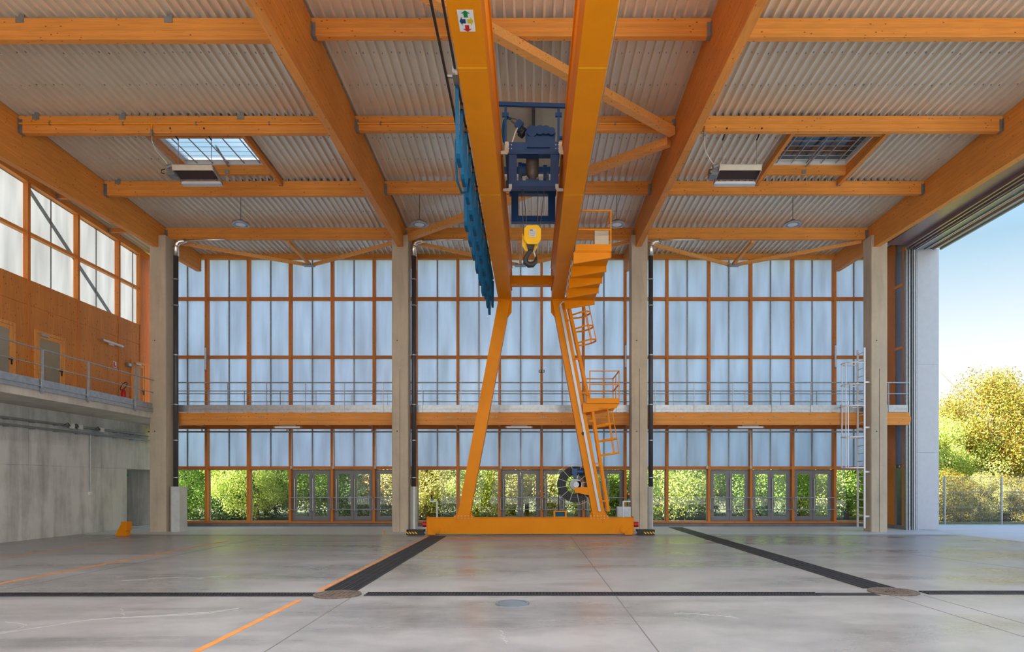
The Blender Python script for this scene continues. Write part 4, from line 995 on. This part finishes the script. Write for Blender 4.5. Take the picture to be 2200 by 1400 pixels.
# hook block
hk = thing('hook_block', 'yellow hook block with black crane hook hanging below the trolley', 'hook', (.04, 14.35, 6.5))
c_ = Vector((.042, 14.3, 7.145))
def octo(cx, cz, w, h, c): return [(cx-w+c, cz-h), (cx+w-c, cz-h), (cx+w, cz-h+c*1.4), (cx+w, cz+h-c), (cx+w-c*.8, cz+h), (cx-w+c*.8, cz+h), (cx-w, cz+h-c), (cx-w, cz-h+c*1.4)]
obj('front_housing', MB().prism(octo(c_.x, 7.155, .185, .205, .08), 14.24, 14.33), YELL, hk)
obj('rear_housing', MB().prism(octo(c_.x-.055, 7.07, .175, .22, .08), 14.38, 14.47), YELL, hk)
obj('rope_sheave', MB().disc((c_.x-.02, 14.355, 7.13), .15, .02, 'y', 24), GALVD, hk)
lb_ = obj('rating_plate', B(c_.x-.075, c_.x+.08, 14.232, 14.239, 7.10, 7.27), LBL, hk)
for k, (w_, h_) in enumerate(((.07, .018), (.12, .005), (.12, .005), (.11, .005), (.12, .005), (.10, .005))):
    obj('plate_print', B(c_.x-.06, c_.x-.06+w_, 14.229, 14.232, 7.24-.022*k, 7.24-.022*k+h_), BLUE if k == 0 else GALVD, lb_)
obj('yoke', MB().prism([(-.09, 6.97), (.09, 6.97), (.06, 6.84), (-.05, 6.84)], 14.27, 14.42), BLACK, hk)
hp = [(.02, 6.92), (.0, 6.84), (-.06, 6.77), (-.11, 6.68), (-.105, 6.59), (-.04, 6.53), (.04, 6.53), (.105, 6.59), (.12, 6.67), (.125, 6.74)]
obj('hook', MB().tube([(a, 14.35, b) for a, b in hp], [.05, .045, .045, .055, .062, .066, .06, .045, .03, .008], 12), BLACK, hk, True)
obj('safety_latch', MB().beam((.05, 14.35, 6.87), (.11, 14.35, 6.70), .025, .02, (0, 1, 0)), GALV, hk)
for (a, b), (c, d) in (((-.225, 8.7), (-.15, 7.18)), ((-.215, 8.7), (-.06, 7.2)), ((.165, 8.7), (.155, 7.3)), ((.335, 8.5), (.19, 7.2))):
    obj('wire_rope', MB().tube([(a, 14.36, b), (c, 14.36, d)], .008, 6), DPIPE, hk)

# ------------------------------------------------------------------ high-bay lamps
FILL_W = 90
def lamp(xp, label, dd=None):
    d = 20.75; x = (xp-VX)*d/F; z = EYE+558*d/F; d = dd or d
    t = thing('high_bay_lamp', label, 'lamp', (x, d, z), 'round high-bay lamps hanging from the roof')
    obj('housing', MB().lathe((x, d, z), [(.25, 0), (.26, .02), (.25, .05), (.12, .09), (.07, .15), (0, .16)], 28), GALVD, t, True)
    obj('rim', MB().ring((x, d, z-.0), .215, .26, .015, 'z', 28), GALV, t)
    obj('lens', MB().disc((x, d, z-.0), .15, .012, 'z', 24), LEDL, t); obj('reflector', MB().ring((x, d, z+.0), .15, .215, .008, 'z', 24), GALVD, t)
    if dd:
      ld = bpy.data.lights.new('fill_light', 'AREA'); ld.shape = 'DISK'; ld.size = .28; ld.energy = FILL_W; ld.color = (1, .97, .93)
      lo = bpy.data.objects.new('fill_light', ld); C.objects.link(lo); lo.parent = t; lo.location = (0, 0, -.03)
    pass; obj('hanging_cable', MB().tube([(x, d, z+.15), (x+.005, d, z+.5), (x, d, roofz(d)+.09)], .008, 6), BLACK, t)
    return t
for xp, l in ((517, 'high-bay lamp in the left bay, leftmost of four'), (901, 'high-bay lamp just right of the second column'), (1325, 'high-bay lamp behind the railing on the crane walkway'), (1703, 'high-bay lamp in the right bay, rightmost of four')): lamp(xp, 'round '+l)

for yy, wd in ((7.4, 'second row'), (1.2, 'row over the camera')):  # unseen lit rows, added to brighten the hall
    for xp, l in ((517, 'far left'), (901, 'left'), (1325, 'right'), (1703, 'far right')): lamp(xp, f'added fill lamp of the {wd}, {l}, out of view overhead', yy)
# ------------------------------------------------------------------ radiant heaters
def heater(x0, x1, label, hose_x, ys=17.25):
    t = thing('radiant_heater', label, 'heater', ((x0+x1)/2, ys+.3, 10.0), 'gas radiant heaters hung under the roof')
    z = 10.04; d = .62
    a = R(28)
    def P(x, u, v): return (x, ys+u*cos(a)-v*sin(a), z+u*sin(a)*-.5+v*cos(a))
    m = MB()
    def quadbox(x0, x1, u0, u1, v0, v1):
        m.add([P(x0,u0,v0),P(x1,u0,v0),P(x1,u1,v0),P(x0,u1,v0),P(x0,u0,v1),P(x1,u0,v1),P(x1,u1,v1),P(x0,u1,v1)], [(0,3,2,1),(4,5,6,7),(0,1,5,4),(1,2,6,5),(2,3,7,6),(3,0,4,7)])
    quadbox(x0, x1, 0, .02, -.02, .12); obj('front_shield', m, CREAM, t); m = MB()
    quadbox(x0, x1, d-.12, d, -.06, .0); obj('reflector', m, WALUM, t); m = MB()
    quadbox(x0, x0+.02, 0, d, -.04, .12); quadbox(x1-.02, x1, 0, d, -.04, .12); obj('side_plate', m, GALV, t); m = MB()
    quadbox(x0+.02, x1-.02, .02, d-.12, .05, .08); obj('ceramic_panel', m, pm('ceramic_brown', (.045, .025, .025), .6), t); m = MB()
    quadbox(x0, x1, 0, d, .10, .12); obj('top_cover', m, GALV, t)
    bx = x0-.12
    obj('burner', B(x0-.2, x0, ys+.1, ys+.4, z-.10, z+.06).tube([(x0-.15, ys+.05, z+.08), (x0-.02, ys+.05, z+.12)], .05, 10), GALVD, t)
    obj('burner_cable', MB().tube([(x0-.18, ys, z), (x0-.27, ys, z-.02), (x0-.28, ys, z-.1), (x0-.2, ys, z-.12)], .012, 6), BLACK, t)
    for xx in (x0+.12, x1-.1):
        obj('hanger_rod', MB().tube([(xx, ys+.1, z+.1), (xx, ys+.1, roofz(ys)-.45)], .010, 6), GALV, t)
        obj('hanger_arm', MB().beam((xx, ys+.1, roofz(ys)-.45), (xx-.0, ROWS[1]-.03, roofz(ROWS[1])-.36), .03, .03), BLACK, t)
    obj('gas_hose', MB().tube([(hose_x, ys-.3, 10.78), (hose_x+.0, ys-.3, 10.62), (hose_x+.05, ys-.2, 10.42), (hose_x+.22, ys-.1, 10.22), (x0-.1, ys+.05, z+.12)], .010, 6), WHITE, t, True)
    obj('gas_valve', MB().box(hose_x-.025, hose_x+.025, ys-.33, ys-.27, 10.76, 10.92).tube([(hose_x-.05, ys-.3, 10.84), (hose_x+.05, ys-.3, 10.84)], .015, 8), GALVD, t)
heater(-9.50, -8.40, 'gas radiant heater in front of the bright left skylight', -9.85)
heater(4.99, 6.12, 'gas radiant heater left of the dark right skylight', 4.52)
gp = thing('gas_pipe', 'thin yellow gas pipe along the second purlin of the left bay', 'pipe', (-9, 16.9, 11.1))
yz = ROWS[1]-.03; gz = EYE+(VY-265)*yz/F
YP_ = pm('yellow_pipe', (.85, .33, .01), .4)
obj('pipe', MB().tube([(-13.3, yz, gz), (-4.8, yz, gz)], .022, 8), YP_, gp); obj('drop_pipe', MB().tube([(-9.85, yz, gz), (-9.85, yz, 10.9)], .02, 8), YP_, gp)
for xx in (-12.5, -10.6, -8.7, -6.8): obj('pipe_clip', B(xx-.015, xx+.015, yz-.03, yz+.02, gz-.04, gz+.04), GALVD, gp)
gp2 = thing('gas_pipe', 'thin yellow gas pipe along the second purlin of the middle bay', 'pipe', (0, 16.9, 11.1))
obj('pipe', MB().tube([(-4.5, yz, gz), (3.7, yz, gz)], .022, 8), YP_, gp2)
for xx in (-3.9, -1.9, 2.2): obj('pipe_clip', B(xx-.015, xx+.015, yz-.03, yz+.02, gz-.04, gz+.04), GALVD, gp2)
gp3 = thing('gas_pipe', 'short yellow gas drop pipe beside the right heater', 'pipe', (4.52, 16.9, 11))
obj('drop_pipe', MB().tube([(4.52, 16.93, 11.0), (4.52, 16.93, 10.88)], .02, 8).tube([(4.52, 16.93, 11.0), (4.52, 16.93, 10.9)], .02, 8), YP_, gp3)

# ------------------------------------------------------------------ small floor items
es_ = thing('rail_end_stop', 'orange wedge shaped rail end stop near the left concrete wall', 'end stop', (-13.6, 21.75, 0))
obj('wedge', MB().prism([(-13.78, .0), (-13.40, .0), (-13.42, .14), (-13.44, .42), (-13.56, .42)], 21.6, 21.85), PAINT, es_)
obj('stop_pad', B(-13.57, -13.38, 21.58, 21.87, .17, .46), PAINT, es_)
pn = thing('floor_peg', 'tiny orange peg standing on the floor left of the second column', 'peg', (-5.03, 22.3, 0))
obj('peg', B(-5.04, -5.0, 22.28, 22.32, 0, .12), PAINT, pn)
gc = thing('steel_cabinet', 'low galvanised cabinet standing left of the third column', 'cabinet', (3.33, 23.4, 0))
obj('body', B(3.09, 3.58, 23.25, 23.6, 0, .90), GALV, gc); obj('door', B(3.11, 3.30, 23.235, 23.25, .05, .86), WALUM, gc)

# ------------------------------------------------------------------ fence
fn = thing('mesh_fence', 'galvanised mesh fence outside the great doorway', 'fence', (20, 28, 0))
for k in range(7):
    xx = 15.36+2.44*k
    obj('fence_post', B(xx-.03, xx+.03, 27.97, 28.03, -.05, 2.08), GALV, fn)
    if k < 6:
        m = MB()
        for j in range(1, 48):
            a = xx+.03+j*2.38/48; m.box(a-.0028, a+.0028, 27.965, 27.971, .05, 2.03)
        for z in [.08, .3, .5, .7, .74, .95, 1.15, 1.35, 1.39, 1.6, 1.8, 2.0]:
            m.box(xx+.03, xx+2.41, 27.955, 27.965, z-.004, z+.004)
        q = obj('mesh_panel', m, GALVD, fn); q['kind'] = 'stuff'

# ------------------------------------------------------------------ trees
def crown(seed, rx, rz, n, leaf, blobs, low=.0):
    rnd = random.Random(seed); v = []; f = []; cs = []
    for _ in range(blobs):
        while True:
            p = Vector((rnd.uniform(-1, 1), rnd.uniform(-1, 1), rnd.uniform(-1, 1)))
            if .35 < p.length < 1: break
        cs.append((Vector((p.x*rx, p.y*rx, p.z*rz)), rnd.uniform(.22, .42)*min(rx, rz)))
    for i in range(n):
        c, r = cs[rnd.randrange(blobs)]
        d = Vector((rnd.gauss(0, 1), rnd.gauss(0, 1), rnd.gauss(0, .8)+.25)).normalized()
        p = c+d*r*(rnd.random()**.35)
        nn = (d+Vector((rnd.gauss(0, .6), rnd.gauss(0, .6), rnd.gauss(0, .6)+.4))).normalized()
        a = nn.orthogonal().normalized(); a = Matrix.Rotation(rnd.uniform(0, 6.28), 3, nn) @ a; b = nn.cross(a)
        s = leaf*rnd.uniform(.6, 1.3); k = len(v)
        v += [p-a*s, p+b*s*.5-nn*s*.12, p+a*s, p-b*s*.5-nn*s*.12]; f.append((k, k+1, k+2, k+3))
    me = bpy.data.meshes.new('foliage'); me.from_pydata([tuple(x) for x in v], [], f); me.update(); return me
CR = [crown(1, 2.1, 2.2, 34000, .052, 60), crown(2, 2.0, 1.8, 34000, .046, 64), crown(3, 2.3, 2.4, 34000, .055, 52)]
BIG = crown(9, 3.4, 3.1, 70000, .062, 105)
LM = {'green': leaf_mat('leaf_green', ((0.101, 0.244, 0.043), (0.288, 0.489, 0.072), (0.489, 0.661, 0.130), (0.173, 0.346, 0.058))),
      'lime': leaf_mat('leaf_lime', ((0.317, 0.475, 0.072), (0.691, 0.778, 0.188), (0.518, 0.633, 0.130), (0.820, 0.820, 0.317))),
      'dark': leaf_mat('leaf_dark', ((0.043, 0.115, 0.028), (0.115, 0.244, 0.043), (0.244, 0.402, 0.086), (0.072, 0.158, 0.036))),
      'olive': leaf_mat('leaf_olive', ((0.402, 0.432, 0.101), (0.748, 0.720, 0.231), (0.820, 0.691, 0.288), (0.288, 0.374, 0.072))),
      'maple': leaf_mat('leaf_maple', ((0.228, 0.249, 0.031), (0.476, 0.414, 0.052), (0.311, 0.352, 0.052), (0.436, 0.207, 0.042), (0.394, 0.394, 0.062))),
      'rust': leaf_mat('leaf_rust', ((0.820, 0.317, 0.086), (0.820, 0.575, 0.259), (0.720, 0.648, 0.216), (0.648, 0.231, 0.072)))}
def trunk(h, r, seed):
    rnd = random.Random(seed); m = MB().tube([(0, 0, -.1), (.05, 0, h*.3), (-.04, .05, h*.6), (.05, 0, h)], [r*1.3, r, r*.8, r*.3], 8)
    for k in range(7):
        z = h*rnd.uniform(.2, .75); a = rnd.uniform(0, 6.28); l = h*rnd.uniform(.3, .5)
        m.tube([(0, 0, z), (l*.5*cos(a), l*.5*sin(a), z+l*.3), (l*cos(a), l*sin(a), z+l*.75)], [r*.5, r*.35, r*.1], 6)
    return m
TR = None; meshes = {}
def tree(x, y, zc, s, kind, var, label, rz, name='leafy_bush', cat='bush', th=None, sx=1):
    t = thing(name, label, cat, (x, y, 0), 'trees and bushes outside')
    key = (id(CR[var]) if var < 3 else 'big', kind)
    if key not in meshes:
        me = (CR[var] if var < 3 else BIG).copy(); me.materials.clear(); me.materials.append(LM[kind]); meshes[key] = me
    o = bpy.data.objects.new('foliage', meshes[key]); C.objects.link(o); o.parent = t; o['kind'] = 'stuff'
    o.location = (0, 0, zc); o.scale = (s*sx, s, s); o.rotation_euler.z = rz
    h = th or zc+s
    if ('trunk', round(h)) not in meshes:
        q = obj('trunk', trunk(round(h), .07+.012*h, int(h*7)), BARK); meshes[('trunk', round(h))] = q.data; bpy.data.objects.remove(q)
    q = bpy.data.objects.new('trunk', meshes[('trunk', round(h))]); C.objects.link(q); q.parent = t; q.rotation_euler.z = rz*1.7
spec = [(-17.2, 32.5, 'green', 0), (-14.3, 33.2, 'dark', 2), (-13.2, 31.4, 'lime', 1), (-10.9, 32.6, 'green', 1), (-8.6, 33.0, 'dark', 0), (-6.6, 33.6, 'rust', 2), (-5.2, 32.0, 'olive', 1),
        (-2.7, 32.3, 'lime', 0), (-.2, 32.6, 'olive', 2), (2.3, 32.1, 'lime', 1), (4.7, 32.9, 'green', 0), (6.8, 32.2, 'lime', 2), (9.0, 33.0, 'green', 1), (11.2, 32.0, 'green', 0), (13.4, 32.8, 'lime', 2), (15.8, 32.6, 'green', 1)]
ORD = ['first','second','third','fourth','fifth','sixth','seventh','eighth','ninth','tenth','eleventh','twelfth','thirteenth','fourteenth','fifteenth','sixteenth']
word = {'green': 'mid green', 'lime': 'yellow-green', 'dark': 'dark green', 'olive': 'pale olive', 'rust': 'orange-brown', 'maple': 'autumn yellow'}
for k, (x_, y_, kd, v_) in enumerate(spec):
    tree(x_, y_, 2.1, 1.0, kd, v_, f'{word[kd]} bush behind the low facade glazing, {ORD[k]} from the left', k*1.3)
spec2 = [(-19.5, 37), (-15.2, 37.5), (-10.4, 37), (-5.6, 38), (-1.0, 37.2), (3.8, 37.6), (8.6, 37), (13.2, 37.8), (17.6, 36)]
for k, (x_, y_) in enumerate(spec2):
    tree(x_, y_, 3.0, 1.5, ('dark', 'green', 'lime')[k % 3], k % 3, f'{("dark green","mid green","yellow-green")[k%3]} taller tree behind the facade bushes, {ORD[k]} from the left', k*2.1+1, 'leafy_tree', 'tree')
tree(25.9, 36.5, 4.55, 1.0, 'maple', 3, 'tall autumn-coloured maple seen through the great doorway', .4, 'maple_tree', 'tree', 7.5)
tree(22.6, 35.4, 3.0, 1.15, 'lime', 1, 'lower yellow-green tree at the left edge of the doorway view', 1.9, 'leafy_tree', 'tree')
tree(31.5, 38.5, 4.6, 1.5, 'maple', 0, 'autumn-coloured tree right of the tall maple', 2.7, 'leafy_tree', 'tree')
for k, x_ in enumerate((19.6, 21.8, 24.0, 26.2, 28.4, 30.6)):
    tree(x_, 31.0+.5*(k % 2), .95, .62, 'olive' if k % 2 else 'maple', k % 3, f'low hedge bush close behind the mesh fence, {ORD[k]} from the left', k*1.1, 'hedge_bush', 'bush', sx=1.3)
print('objects', len(bpy.data.objects))
